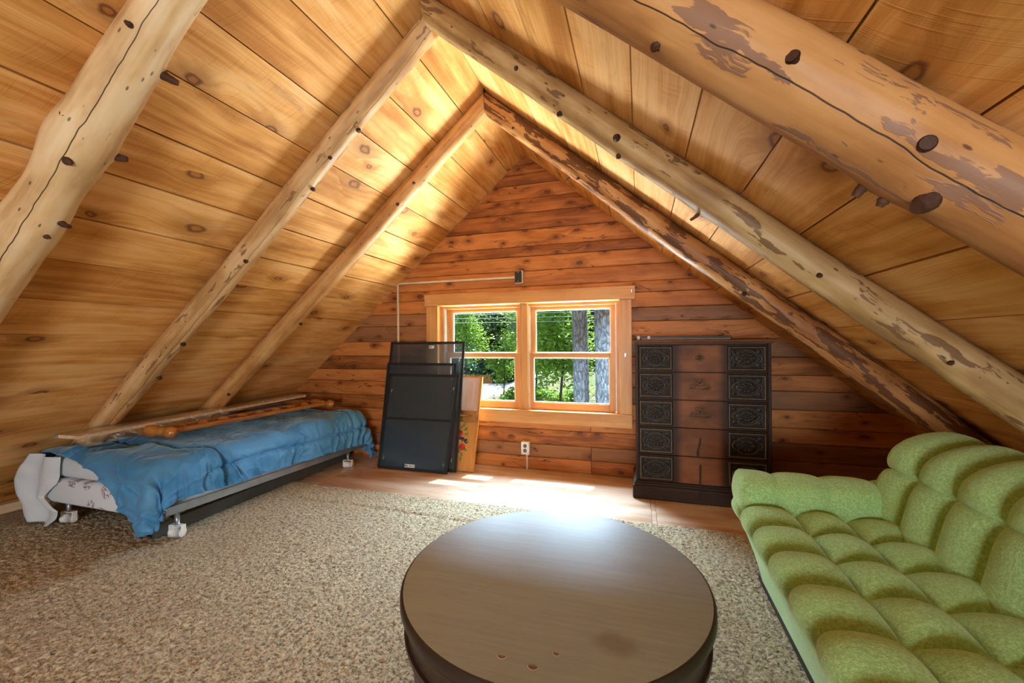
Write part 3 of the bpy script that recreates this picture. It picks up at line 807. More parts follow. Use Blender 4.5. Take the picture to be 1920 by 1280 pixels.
# ------------------------------------------------------------------ chest of drawers
def carved_mat():
    N = NT('carved_black_bronze')
    h = N.n('Attribute', {'attribute_name': 'relief'}).outputs['Fac']
    co = N.n('TexCoord').outputs['Object']
    nz = N.noise(co, 60, 3)
    c = N.mix(N.math('MULTIPLY', N.rng(h, .42, .9), N.rng(nz, .3, .6, .5, 1.0)), (.018, .0125, .009), (.17, .118, .068))
    N.bsdf(c, .45, N.noise(co, 240, 2), .15, .002, Specular_IOR_Level=.25)
    return N.m
M['carved'] = carved_mat()
def drawer_mat():
    N = NT('burnished_drawer_front')
    co = N.n('Attribute', {'attribute_name': 'bco'}).outputs['Vector']
    sx = N.n('SeparateXYZ', None, Vector=co)
    g = N.noise(N.vmul(co, (2.2, 60, 9)), 1, 4, .6); b = N.noise(N.vmul(co, (3, 16, 5)), 1, 3, .6)
    c = N.mix(N.rng(g, .3, .7), (.255, .092, .032), (.15, .050, .018))
    c = N.mix(N.rng(b, .4, .68, 0, .6), c, (.075, .027, .011))
    # the maker's dark-burnished ends of every drawer front
    ed = N.rng(N.math('ABSOLUTE', sx.outputs[0]), .105, .172)
    c = N.mix(N.math('MULTIPLY', ed, .88), c, (.022, .013, .009))
    N.bsdf(c, .5, g, .08, .002, Specular_IOR_Level=.18)
    return N.m
M['drawer'] = drawer_mat()
def make_chest():
    YF, YK, X0, X1 = 3.275, 3.715, -.030, .882
    root = empty('chest_of_drawers', (.426, 3.5, 0), 'dark walnut chest of drawers with carved black panels right of the window', 'dresser')
    c = MB()
    c.box((X0 + .011, (YF + YK) / 2, .66), (.022, YK - YF, 1.04), bevel=.003, ax=2)
    c.box((X1 - .011, (YF + YK) / 2, .66), (.022, YK - YF, 1.04), bevel=.003, ax=2)
    c.box((.426, YK - .01, .66), (.89, .012, 1.02), bevel=.001, ax=0)
    for z in (1.168, .963, .757, .551, .341, .136): c.box((.426, YF + .20, z), (.87, .36, .012), bevel=.001, ax=0)
    c.build('case', M['chestdk'], root)
    t = MB(); t.box((.426, 3.485, 1.193), (.955, .468, .022), bevel=.006, seg=2, ax=0); t.box((.426, 3.487, 1.178), (.925, .452, .012), bevel=.003, ax=0)
    t.build('top', M['chest'], root)
    p = MB()
    p.box((.426, 3.487, .052), (.962, .456, .104), bevel=.012, seg=3, ax=0)
    p.box((.426, 3.490, .112), (.944, .448, .020), bevel=.006, seg=2, ax=0)
    p.box((.426, 3.493, .128), (.926, .440, .016), bevel=.005, seg=2, ax=0)
    p.build('plinth', M['chestdk'], root)
    zs = [(.963, 1.166), (.757, .963), (.551, .757), (.341, .551), (.137, .341)]
    def carved(x0, x1, z0, z1, y, dr):
        nu, nv = 92, 66
        u = np.linspace(-1, 1, nu)[:, None]; v = np.linspace(-1, 1, nv)[None]
        u, v = np.broadcast_arrays(u, v)
        wx, wz = (x1 - x0) / 2, (z1 - z0) / 2
        X, Z = u * wx, v * wz
        eb = np.minimum(wx - abs(X), wz - abs(Z))                    # distance to the panel's edge
        fr = np.exp(-((eb - .011) / .006)**2) * 1.0 + .45 * np.exp(-((eb - .024) / .0035)**2)
        fr *= sstep(0, .004, eb)
        # pointed quatrefoil medallion
        U, V_ = X / (wx * .74), Z / (wz * .68)
        a = np.arctan2(V_, U); r = np.sqrt(U**2 + V_**2)
        rb = .80 + .22 * np.abs(np.cos(a))**8 + .14 * np.abs(np.sin(a)) - .12 * np.exp(-((np.abs(np.abs(np.cos(a)) - .80)) / .06)**2)
        ridge = np.exp(-((r - rb) / .05)**2) + .35 * np.exp(-((r - rb + .15) / .03)**2)
        ins = sstep(0, .1, rb - r)
        Ua, am = np.abs(U), np.arctan2(V_, np.abs(U))
        leaf = .42 * np.abs(np.cos(4.5 * am + 5 * r)) * np.exp(-((r - .42) / .2)**2) + .5 * np.exp(-((r / .09)**2)) + .45 * np.exp(-(((r - .22) / .035)**2))
        leaf += .5 * np.exp(-((np.hypot(Ua - .42, V_) - .12) / .035)**2)
        fan = .5 * np.abs(np.cos(7 * np.arctan2(V_ - .12, U))) * np.exp(-((np.hypot(U, V_ - .12) - .36) / .13)**2) * (V_ > .28) + .4 * np.abs(np.cos(5 * np.arctan2(V_ + .12, U))) * np.exp(-((np.hypot(U, V_ + .12) - .34) / .12)**2) * (V_ < -.28)
        corner = .38 * np.abs(np.sin(7 * am)) * sstep(.06, .16, r - rb) * np.exp(-((Ua - .88) / .17)**2 - ((np.abs(V_) - .78) / .2)**2) * (eb > .03)
        h = np.maximum.reduce([fr, ridge * .95, ins * (leaf + fan), corner])
        h = np.where(eb < .002, 0, h)
        Y = y - h * .0115
        P = np.stack([X + (x0 + x1) / 2, Y, Z + (z0 + z1) / 2], -1)
        mb = MB(); mb.grid(P, P, True)
        return mb.build('carved_panel', M['carved'], dr, extra={'relief': h})
    for i, (z0, z1) in enumerate(zs):
        d = MB()
        L = np.array([0.0])
        d.box((.426, YF + .012, (z0 + z1) / 2), (.866, .024, z1 - z0 - .006), bevel=.003, ax=0)
        d.c[-1] = d.v[-1] - np.array([.423, 0, 0])
        dr = d.build('drawer', M['drawer'], root)
        for (a, b) in ((-.004, .237), (.603, .852)): carved(a, b, z0 + .012, z1 - .010, YF - .0005, dr)
        zc = (z0 + z1) / 2 + .004
        if i == 0:
            k = MB()
            for q in range(5):
                a = PI * q / 4; k.tube(arc((.422 + .020 * math.cos(a), YF - .006, zc + .018 * math.sin(a)), .0085, 0, 2 * PI, 12), .0035, 6, False)
            k.lathe([(0, .012), (.004, .013), (.012, .006), (.016, .003)], (.422, YF, zc + .004), (0, -1, 0), 12)
            k.tube([(.402, YF - .008, zc - .008), (.412, YF - .012, zc - .016), (.432, YF - .012, zc - .016), (.442, YF - .008, zc - .008)], .003, 6)
            k.build('drawer_pull', M['brass'], dr)
        elif i < 3:
            k = MB()
            for sg in (-1, 1):
                sp = [(.422 + sg * (.012 + .052 * t + .010 * math.sin(9 * t)), YF - .007, zc + .040 - .058 * t + .014 * math.sin(8 * t)) for t in np.linspace(0, 1, 22)]
                k.tube(sp, np.linspace(.0045, .003, 22), 7)
                k.tube(arc((.422 + sg * .047, YF - .007, zc - .002), .012, 0, 1.7 * PI, 14), .0034, 6)
                k.tube(arc((.422 + sg * .018, YF - .008, zc + .012), .011, 0, 2 * PI, 14), .0036, 6)
                k.lathe([(0, .006), (.006, .007), (.010, .003)], (.422 + sg * .064, YF, zc - .019), (0, -1, 0), 10)
            k.tube(arc((.422, YF - .007, zc + .036), .011, 0, 2 * PI, 14), .0036, 6)
            k.lathe([(0, .010), (.005, .011), (.013, .004)], (.422, YF, zc + .012), (0, -1, 0), 12)
            bp = [(.360 + .124 * t, YF - .012 - .006 * math.sin(PI * t), zc - .019 - .006 * math.sin(PI * t)) for t in np.linspace(0, 1, 15)]
            k.tube(bp, [.003 + .0025 * abs(math.sin(3 * PI * t)) for t in np.linspace(0, 1, 15)], 7)
            k.build('drawer_pull', M['brass'], dr)
        else:
            k = MB()
            if i == 3:
                p0 = [(.420, YF - .004, z1 - .065), (.424, YF - .008, z1 - .085), (.416, YF - .012, z1 - .12), (.402, YF - .012, z1 - .155), (.397, YF - .010, z1 - .185), (.402, YF - .008, z1 - .197), (.411, YF - .010, z1 - .19), (.405, YF - .012, z1 - .16), (.413, YF - .014, z1 - .12), (.420, YF - .008, z1 - .08)]
                k.tube(path_resample(p0, 40)[0], .0042, 7)
                k.lathe([(0, .008), (.012, .007)], (.403, YF - .004, z1 - .195), (0, -1, 0), 10)
            else:
                p0 = [(.419, YF - .004, z1 - .055), (.420, YF - .012, z1 - .065), (.418, YF - .010, z1 - .15), (.417, YF - .028, z1 - .21), (.416, YF - .030, z1 - .27), (.414, YF - .026, z1 - .312)]
                k.tube(path_resample(p0, 40)[0], .0055, 8)
            tag(k.build('pull_cord', M['cord'], dr), 'dark cord standing in for a missing handle')
    return root
make_chest()
# on top of the chest
bl = empty('black_rail', (.28, 3.44, 1.204), 'flat black rail with two pale clips lying on the dresser top', 'rail')
MB().box((.32, 3.44, 1.218), (.68, .05, .026), bevel=.004).build('bar', M['black'], bl)
for x in (-.005, .073): MB().box((x, 3.438, 1.219), (.022, .058, .030), bevel=.003).build('end_clip', M['clip'] if 'clip' in M else plain('pale_blue_clip', (.45, .6, .66), .4), bl)
st_ = MB().tube([(.02 + .62 * t, 3.36 + .012 * math.sin(5 * t), 1.2075 + .002 * abs(math.sin(14 * t))) for t in np.linspace(0, 1, 40)], .0028, 7)
tag(st_.build('thin_stick', M['plank']), 'thin straw coloured stick lying along the front edge of the dresser top', 'stick')

# ------------------------------------------------------------------ window screens and painted board leaning by the window
def screen_mesh_mat():
    N = NT('insect_screen')
    t = N.n('BsdfTransparent', None, Color=(1, 1, 1)); d = N.n('BsdfDiffuse', None, Color=(.045, .066, .082, 1)); g = N.n('BsdfGlossy', None, Color=(.35, .42, .48, 1), Roughness=.28)
    dg = N.n('MixShader', None, i0=.22, i1=d.outputs[0], i2=g.outputs[0])
    mx = N.n('MixShader', None, i0=.50, i1=t.outputs[0], i2=dg.outputs[0])
    N.t.links.new(mx.outputs[0], N.out.inputs[0]); return N.m
M['mesh'] = screen_mesh_mat()
def label_mat():
    N = NT('printed_label')
    co = N.n('Attribute', {'attribute_name': 'bco'}).outputs['Vector']; sx = N.n('SeparateXYZ', None, Vector=co)
    b = N.n('TexWhiteNoise', {'noise_dimensions': '1D'}, W=N.math('FLOOR', N.math('MULTIPLY', sx.outputs[0], 420))).outputs[0]
    m = N.math('MULTIPLY', N.math('GREATER_THAN', b, .45), N.math('MULTIPLY', N.math('GREATER_THAN', sx.outputs[1], .2), N.math('LESS_THAN', sx.outputs[1], .8)))
    N.bsdf(N.mix(m, (.72, .73, .72), (.05, .05, .055)), .5); return N.m
M['label'] = label_mat()
def screen(bl, br, tl, tr, label, th=.010, fw=.024, crossbar=None, sticker=None):
    bl, br, tl, tr = [np.array(p, float) for p in (bl, br, tl, tr)]
    root = empty('window_screen', tuple((bl + br) / 2), label, 'window screen', 'window screens leaning beside the window')
    n = np.cross(br - bl, tl - bl); n /= np.linalg.norm(n)          # faces the room
    if n[1] > 0: n = -n
    def pt(u, v, d=0): return (1 - v) * ((1 - u) * bl + u * br) + v * ((1 - u) * tl + u * tr) + n * d
    w = np.linalg.norm(br - bl); h = np.linalg.norm(tl - bl)
    def bar(u0, u1, v0, v1, mat_mb, d0=-th / 2, d1=th / 2):
        P = np.array([pt(u0, v0, d0), pt(u1, v0, d0), pt(u1, v1, d0), pt(u0, v1, d0), pt(u0, v0, d1), pt(u1, v0, d1), pt(u1, v1, d1), pt(u0, v1, d1)])
        mat_mb.hexa(P)
    f = MB(); a, b = fw / w, fw / h
    bar(0, a, 0, 1, f); bar(1 - a, 1, 0, 1, f); bar(a, 1 - a, 0, b, f); bar(a, 1 - a, 1 - b, 1, f)
    fixn(f.build('frame', M['screenframe'], root))
    m = MB(); bar(a, 1 - a, b, 1 - b, m, -.0008, .0008); fixn(m.build('screen_mesh', M['mesh'], root))
    if crossbar:
        c = MB(); bar(a, 1 - a, crossbar - .4 * b, crossbar + .4 * b, c); fixn(c.build('crossbar', M['screenframe'], root))
    if sticker:
        u0, u1, v0, v1 = sticker
        s = MB(); P = np.array([pt(u0, v0, .0012), pt(u1, v0, .0012), pt(u1, v1, .0012), pt(u0, v1, .0012), pt(u0, v0, .0018), pt(u1, v0, .0018), pt(u1, v1, .0018), pt(u0, v1, .0018)])
        s.hexa(P, bco=[(0, 0, 0), (u1 - u0, 0, 0), (u1 - u0, 1, 0), (0, 1, 0)] * 2)
        s.build('sticker', M['label'], root)
    for (u, v) in ((.06, .09), (.93, .07), (.06, .80), (.94, .84)):
        P0, P1 = pt(u, v, .003), pt(u + .008, v + .03, .004)
        MB().tube([P0, P1], .0025, 6).build('spring_clip', M['nickel'], root)
z0 = .003
screen((-2.43, 3.440, z0), (-1.612, 3.440, z0), (-2.440, 3.675, 1.203), (-1.612, 3.675, 1.203), 'tallest black window screen, rearmost of the leaning stack, overlapping the window', sticker=(.53, .60, .945, .968))
screen((-2.425, 3.408, z0), (-1.69, 3.408, z0), (-2.437, 3.607, .995), (-1.671, 3.607, .995), 'black window screen in the middle of the leaning stack, second tallest')
screen((-2.395, 3.376, z0), (-1.672, 3.376, z0), (-2.392, 3.570, .888), (-1.626, 3.570, .888), 'shortest black window screen, frontmost of the leaning stack, with a sticker at its bottom', crossbar=.52, sticker=(.39, .535, .03, .062))
def painted_board():
    bl, br = np.array([-1.80, 3.515, .003]), np.array([-1.463, 3.500, .003])
    tl, tr = np.array([-1.80, 3.690, .866]), np.array([-1.434, 3.680, .862])
    root = empty('painted_board', tuple((bl + br) / 2), 'varnished pine board painted with red fruit, leaning behind the window screens', 'board')
    n = np.cross(br - bl, tl - bl); n /= np.linalg.norm(n)
    if n[1] > 0: n = -n
    def pt(u, v, d=0): return (1 - v) * ((1 - u) * bl + u * br) + v * ((1 - u) * tl + u * tr) + n * d
    def slab(mb, u0, u1, v0, v1, d0, d1, rid=.3):
        P = np.array([pt(u0, v0, d0), pt(u1, v0, d0), pt(u1, v1, d0), pt(u0, v1, d0), pt(u0, v0, d1), pt(u1, v0, d1), pt(u1, v1, d1), pt(u0, v1, d1)])
        mb.hexa(P, bco=[(v * .87 + rid * 37, u * .35, rid) for (u, v) in ((u0, v0), (u1, v0), (u1, v1), (u0, v1))] * 2)
    b = MB(); slab(b, 0, 1, 0, 1, -.010, .010); fixn(b.build('board', M['panelwood'], root))
    p = MB(); slab(p, .03, .94, .63, .985, .010, .013, .7); slab(p, .10, .85, .66, .94, .013, .016, .71); fixn(p.build('pale_panel', M['palewood'], root))
    d = MB().tube([pt(.42, .578, .03), pt(.80, .578, .03)], .010, 10); d.build('dowel', M['panelwood'], root)
    k = MB(); slab(k, .25, .95, .505, .62, .036, .040); slab(k, .25, .95, .505, .512, .010, .040); slab(k, .935, .95, .505, .62, .010, .040)
    fixn(k.build('clear_pocket', M['acrylic'], root))
    fr = MB(); r = random.Random(3)
    def disc(u, v, ru, mi, sq=1.0, a=0.0):
        t = np.linspace(0, 2 * PI, 16, endpoint=False)
        V = [pt(u + (ru * math.cos(q) * math.cos(a) - ru * sq * math.sin(q) * math.sin(a)) / .34, v + (ru * math.cos(q) * math.sin(a) + ru * sq * math.sin(q) * math.cos(a)) / .87, .0108 + .0003 * mi + .0002 * r.random()) for q in t]
        fr.add(V, [tuple(range(16))], None, False, mi)
    for (u, v, a) in ((.55, .45, 1.1), (.66, .43, .7), (.68, .38, .2), (.60, .17, -1.2), (.70, .22, -.6), (.52, .20, -2), (.72, .30, 0), (.58, .12, -1.5), (.62, .48, 1.4), (.45, .33, 2.6)): disc(u, v, .024, 0, .42, a)
    for (u, v) in ((.50, .385), (.60, .245), (.42, .22)): disc(u, v, .031, 1)
    for j in range(16): disc(.60 + r.uniform(-.12, .13), .315 + r.uniform(-.035, .035), .009, 2)
    disc(.46, .295, .024, 3)
    fr.build('fruit_painting', [M['leafp'], M['red'], M['grape'], M['yellow']], root)
M['acrylic'] = glass('clear_acrylic', (.96, .97, .98), .22, .08)
painted_board()

# ------------------------------------------------------------------ wiring on the gable wall
rw = empty('surface_raceway', (-2.386, 3.725, 1.0), 'thin tan wiring raceway running up and over to a dark switch plate above the window', 'wiring')
MB().box((-2.386, YW - .007, .93), (.019, .016, 1.76), bevel=.002, ax=2).build('vertical_run', M['ivory'], rw)
MB().box((-1.745, YW - .007, 1.806), (1.30, .016, .019), bevel=.002, ax=0).build('horizontal_run', M['ivory'], rw)
MB().box((-1.072, YW - .020, 1.803), (.080, .044, .118), bevel=.004).build('switch_box', M['ivory'], rw)
cp = MB().box((-1.076, YW - .043, 1.804), (.068, .006, .108), bevel=.003); cp.build('blank_plate', M['black'], rw)
for z in (1.845, 1.763): MB().lathe([(0, .003), (.002, .0025)], (-1.076, YW - .046, z), (0, -1, 0), 8).build('screw', M['nickel'], rw)
ol = empty('power_outlet', (-1.02, 3.72, .0), 'ivory duplex power outlet box on the wall below the window', 'outlet')
MB().box((-1.018, YW - .024, .2075), (.078, .046, .118), bevel=.004).build('outlet_box', M['ivory'], ol)
MB().box((-1.021, YW - .049, .2065), (.076, .006, .118), bevel=.003).build('cover_plate', M['white'], ol)
for z in (.229, .186):
    s = MB(); t = np.linspace(0, 2 * PI, 24, endpoint=False)
    s.lathe([(0, .0165), (.003, .0165), (.004, .015)], (-1.021, YW - .052, z), (0, -1, 0), 24)
    so = s.build('socket', plain('socket_brown', (.05, .04, .035), .4), ol)
    k = MB()
    for x in (-.006, .006): k.box((-1.021 + x, YW - .0565, z + .003), (.0025, .001, .008), bevel=0)
    k.box((-1.021, YW - .0565, z - .007), (.004, .001, .004), bevel=0); k.build('slots', M['nickel'], so)
MB().box((-1.012, YW - .008, .075), (.019, .016, .15), bevel=.002, ax=2).build('raceway_stub', M['ivory'], ol)

# ------------------------------------------------------------------ bed
BX0, BX1, BY0, BY1 = -3.76, -2.685, 1.68, 3.60
def floral(name, base, sc, strength, cols):
    N = NT(name)
    co = N.n('Attribute', {'attribute_name': 'bco'}).outputs['Vector']
    v = N.vmul(co, (sc, sc, 0))
    w = N.vadd(v, N.vmul(N.n('TexNoise', None, Vector=v, Scale=5.0, Detail=2.0).outputs[1], (.22, .22, 0)))
    vo = N.n('TexVoronoi', None, Vector=w, Scale=1.0, Randomness=.35)
    d = vo.outputs['Distance']
    pet = N.n('TexVoronoi', None, Vector=v, Scale=13.0); pc = pet.outputs['Color']; pd = pet.outputs['Distance']
    sep = N.n('SeparateColor', None, Color=pc).outputs[0]
    c = N.mix(N.math('GREATER_THAN', sep, .45), cols[0], cols[1]); c = N.mix(N.math('GREATER_THAN', sep, .75), c, cols[2])
    m = N.math('MULTIPLY', N.rng(d, .30, .40, 1, 0), N.rng(pd, .45, .62, 1, 0))
    b = N.mix(N.math('MULTIPLY', m, strength), base, c)
    N.bsdf(b, .8, N.noise(co, 300, 2), .1, .002, Sheen_Weight=.2)
    return N.m
M['ticking'] = floral('floral_ticking', (.72, .79, .84), 6.6, .92, [(.22, .12, .24), (.45, .24, .32), (.10, .13, .12)])
M['sheet'] = floral('faded_print_sheet', (.67, .74, .78), 4.0, .28, [(.50, .60, .66), (.66, .56, .60), (.60, .64, .58)])
def rounded_slab(x0, x1, y0, y1, z0, z1, r, name, mat, label, cat, sag=0):
    mb = MB(); mb.box(((x0 + x1) / 2, (y0 + y1) / 2, (z0 + z1) / 2), (x1 - x0, y1 - y0, z1 - z0), bevel=r, seg=4, smooth=True)
    V = mb.v[-1]
    mb.c[-1] = np.where((np.abs(V[:, 1] - (y0 + y1) / 2) > (y1 - y0) / 2 - r)[:, None], np.stack([V[:, 0], V[:, 2], V[:, 1] * 0], 1), np.stack([V[:, 1], V[:, 2], V[:, 0] * 0], 1))
    return tag(mb.build(name, mat), label, cat)
rounded_slab(BX0, BX1 - .03, BY0, BY1 - .03, .165, .325, .025, 'box_spring', M['ticking'], 'white box spring with purple flower bouquets on the steel bedstead', 'box spring')
rounded_slab(BX0 + .01, BX1 - .04, BY0 + .01, BY1 - .04, .328, .475, .05, 'mattress', M['sheet'], 'white sheeted mattress with a faded pastel print under the blue comforter', 'mattress')
# corner of the sheet hanging to the floor
def flap():
    zk = [.485, .40, .30, .20, .135, .07, .028]; lk = [-3.86, -3.96, -4.01, -3.99, -3.93, -3.92, -3.90]; rk = [-3.58, -3.58, -3.62, -3.72, -3.56, -3.60, -3.68]
    n, m = 50, 40
    z = np.linspace(.485, .03, n)[:, None]; u = np.linspace(0, 1, m)[None]
    L = np.interp(-z, [-q for q in zk], lk); Rr = np.interp(-z, [-q for q in zk], rk)
    X = L + (Rr - L) * u
    Y = 1.662 - .022 * np.sin(u * 2.6 * PI + z * 5) * (1 - .3 * z) + .01 * vn(X * 12, z * 12) + 0 * z
    Z = z + .012 * vn(X * 7, z * 5, 3) + 0 * u
    P = np.stack(np.broadcast_arrays(X, Y, np.maximum(Z, .026)), -1)
    mb = MB(); mb.grid(P, np.stack(np.broadcast_arrays(X, Z, 0 * X), -1), True)
    o = mb.build('bed_sheet', M['sheet']); md = o.modifiers.new('thick', 'SOLIDIFY'); md.thickness = .002
    tag(o, 'loose corner of white sheet hanging to the carpet at the left foot of the bed', 'sheet')
flap()
bf = empty('steel_bedstead', (-3.2, 2.6, 0), 'grey steel bedstead on white roller casters under the blue bed', 'bedstead')
def rail_z(y): return .150 + (3.3 - y) * .022
for x, sg in ((-2.668, -1), (-3.775, 1)):
    r = MB()
    for (dx0, dx1, dz0, dz1) in ((0, .004, 0, .048), (sg * .0, sg * .045, 0, .004)):
        P = []
        for zz_ in (dz0, dz1):
            for (dx, y) in ((dx0, 1.70), (dx1, 1.70), (dx1, 3.60), (dx0, 3.60)): P.append((x + dx, y, rail_z(y) + zz_))
        r.hexa(np.array(P))
    fixn(r.build('side_rail', M['rail'], bf))
for y in (1.80, 3.30): MB().box((-3.22, y, rail_z(y) - .006), (1.09, .035, .012), bevel=.003).build('cross_rail', M['railbk'], bf)
for (x, y) in ((-2.705, 1.79), (-3.62, 1.73), (-2.69, 3.31), (-3.72, 3.31)):
    fz = .026 if y < 2.8 else .0
    lg = MB().tube([(x, y, rail_z(y) + .01), (x, y, fz + .075)], [.017, .012], 12); l = lg.build('leg', M['rail'], bf)
    MB().tube([(x - .036, y - .008, fz + .028), (x + .036, y + .008, fz + .028)], .028, 20).build('roller', M['white'], l)
    k = MB()
    for e in (-1, 1): k.box((x + e * .039, y + e * .009, fz + .043), (.004, .03, .062), bevel=.003)
    k.box((x, y, fz + .072), (.08, .034, .006), bevel=.002); k.build('bracket', M['white'], l)
ar = MB()
def strip(pts, th):
    P = []
    for (x0, z0, x1, z1) in pts:
        for y, dx in ((1.71, 0), (3.56, -.075)):
            pass
for (a, b) in (((-2.80, .030), (-2.80, .104)), ((-2.80, .104), (-2.935, .052)), ((-2.935, .052), (-2.80, .030))):
    a, b = np.array(a), np.array(b); d = b - a; nn = np.array([-d[1], d[0]]); nn = nn / np.linalg.norm(nn) * .003
    P = []
    for q in (a - nn, a + nn, b + nn, b - nn): P.append((q[0], 1.715, q[1]))
    for q in (a - nn, a + nn, b + nn, b - nn): P.append((q[0] - .075, 3.56, q[1] - (.022 if True else 0)))
    ar.hexa(np.array(P))
ar.box((-2.86, 1.74, .031), (.16, .02, .008), bevel=.002)
for (y) in (1.78, 1.90): ar.box((-2.90, y, .085), (.08, .03, .018), Euler((.2, .3, .4)), bevel=.003)
fixn(ar.build('folded_rails', M['railbk'])); tag(bpy.data.objects['folded_rails'], 'dull steel angle rails folded together on the floor under the bed edge', 'rails')

def comforter():
    Wd, Ln = 1.13, 1.97          # bed width and length under the cloth
    x0, x1, y0, y1 = -3.86, -2.655, 1.645, 3.575
    Rf = .10
    NA, NB = 260, 360
    a = np.linspace(-.16, (x1 - x0) + .30, NA)[:, None]
    fx = [-.2, .11, .36, .66, .81, .89, 1.01, (x1 - x0), (x1 - x0) + .12, (x1 - x0) + .40]
    fo = [-.07, -.05, -.01, .055, .125, .21, .295, .345, .315, .225]
    foot = np.interp(a, fx, fo)
    t = np.linspace(0, 1, NB)[None]
    hh = np.interp(a, [0, .7, 1.145, 1.45], [.22, .30, .36, .40])
    b = -foot + t * ((y1 - y0) + foot + hh)
    # wavy hem
    sidehang = np.interp(t, [0, .1, .5, .85, 1], [.24, .19, .235, .28, .36])
    a = np.where(a > (x1 - x0), (x1 - x0) + (a - (x1 - x0)) / .30 * sidehang, a + 0 * t)
    b = b + 0 * a
    dx = np.maximum(a - (x1 - x0) + Rf, 0); dl = np.maximum(-a + Rf * .5, 0)
    dyf = np.maximum(-b + Rf, 0); dyh = np.maximum(b - (y1 - y0) + Rf, 0)
    dy = dyf + dyh; sy = np.where(dyf > 0, -1, 1)
    dxx = dx + dl; sx = np.where(dl > 0, -1, 1)
    both = (dxx > 0) & (dy > 0)
    mxx, mnn = np.maximum(dxx, dy), np.minimum(dxx, dy)
    r = np.where(both, mxx + .22 * mnn * (mnn / (mxx + 1e-9)), dxx + dy)
    ang = np.arctan2(dy, dxx)
    out = np.where(r < Rf * PI / 2, Rf * np.sin(np.minimum(r / Rf, PI / 2)), Rf + .05 * np.maximum(r - Rf * PI / 2, 0))
    drop = np.where(r < Rf * PI / 2, Rf * (1 - np.cos(np.minimum(r / Rf, PI / 2))), Rf + (r - Rf * PI / 2))
    cw = np.where(both, np.sin(2 * ang), 0)
    out = out + .035 * cw * np.sin(7 * ang) * sstep(.1, .4, r) + .05 * cw * sstep(.1, .4, r)
    bx = np.clip(a, Rf * .5, (x1 - x0) - Rf); by = np.clip(b, Rf, (y1 - y0) - Rf)
    X = x0 + bx + sx * out * np.cos(ang) * (dxx > 0); Y = y0 + by + sy * out * np.sin(ang) * (dy > 0)
    Ztop = .505 + .012 * fbm(a * 2.2, b * 2.2, 0, 3, 2) + .012 * np.sin(PI * np.clip(a / (x1 - x0), 0, 1))
    Z = Ztop - drop
    Z = Z + np.where(Y < 2, .0, 0)
    # wrinkles and quilting seams along the surface normal
    P = np.stack([X, Y, Z], -1)
    tu = np.gradient(P, axis=0); tv = np.gradient(P, axis=1)
    n = np.cross(tu, tv); n /= np.linalg.norm(n, axis=-1)[..., None] + 1e-9
    A, B = a, b
    wa = A + .06 * fbm(A * 4, B * 4, 0, 21, 2); wb = B + .08 * fbm(A * 4, B * 4, 5, 22, 2)
    side = sstep(.02, .14, drop)
    # hanging folds: run down the drop; crumpled small creases elsewhere
    fold = (1 - np.abs(fbm(wb * 9.5 + wa * 2.0, wa * 1.6, 1, 31, 2)))**3
    crump = (1 - np.abs(fbm(wa * 11 + wb * 6, wb * 9, 2, 37, 3)))**3
    long_ = (1 - np.abs(fbm(wb * 13 + wa * 1.5, wa * 2.2, 4, 51, 2)))**4
    disp = .026 * fold * side + .010 * crump * (.7 + .4 * side) + .020 * fbm(A * 4, B * 4, 0, 41, 2) + .020 * long_ * (.12 + side)
    q = np.where(B < .36, .34, .34)
    seams = [np.abs(A - ((x1 - x0) + .095 - .02 * np.sin(B * 3)) ), np.abs(B - (.30 + .10 * sstep(.9, 1.2, A))), np.abs(B - 1.72 - .06 * np.sin(A * 3)), np.abs(A - .38)]
    for i, sdist in enumerate(seams):
        lim = np.where(np.ones_like(A) > 0, 1.0, 0)
        if i == 0: lim = sstep(.28, .34, B)
        disp = disp - .020 * np.exp(-(sdist / .013)**2) * lim + .008 * np.exp(-((sdist - .05) / .035)**2) * lim
    hem = 9 + 0 * np.minimum((1 - np.linspace(0, 1, NA))[:, None] * 1.9, np.minimum(t, 1 - t) * 2.3)
    disp = disp + .008 * np.exp(-((hem - .012) / .012)**2) - .008 * np.exp(-((hem - .05) / .012)**2)
    sgn = np.sign((n[..., 2:3] * 1).mean())
    P = P + n * sgn * disp[..., None]
    P[..., 2] = np.maximum(P[..., 2], .035)
    mb = MB(); mb.grid(P, P, True)
    N = NT('blue_satin_comforter')
    co = N.n('TexCoord').outputs['Object']
    w = N.noise(co, 3.5, 3, .5)
    c = N.mix(N.rng(w, .35, .65), (.045, .205, .41), (.075, .26, .47))
    N.bsdf(c, .56, N.noise(N.vmul(co, (22, 9, 14)), 1.0, 3), .25, .01, Specular_IOR_Level=.35, Sheen_Weight=.5, Sheen_Roughness=.35, Sheen_Tint=(.7, .85, 1, 1))
    o = mb.build('comforter', N.m)
    tag(o, 'rumpled blue quilted comforter draped over the twin bed', 'comforter')
    md = o.modifiers.new('thick', 'SOLIDIFY'); md.thickness = .012; md.offset = -1 if sgn > 0 else 1
    return o
comforter()

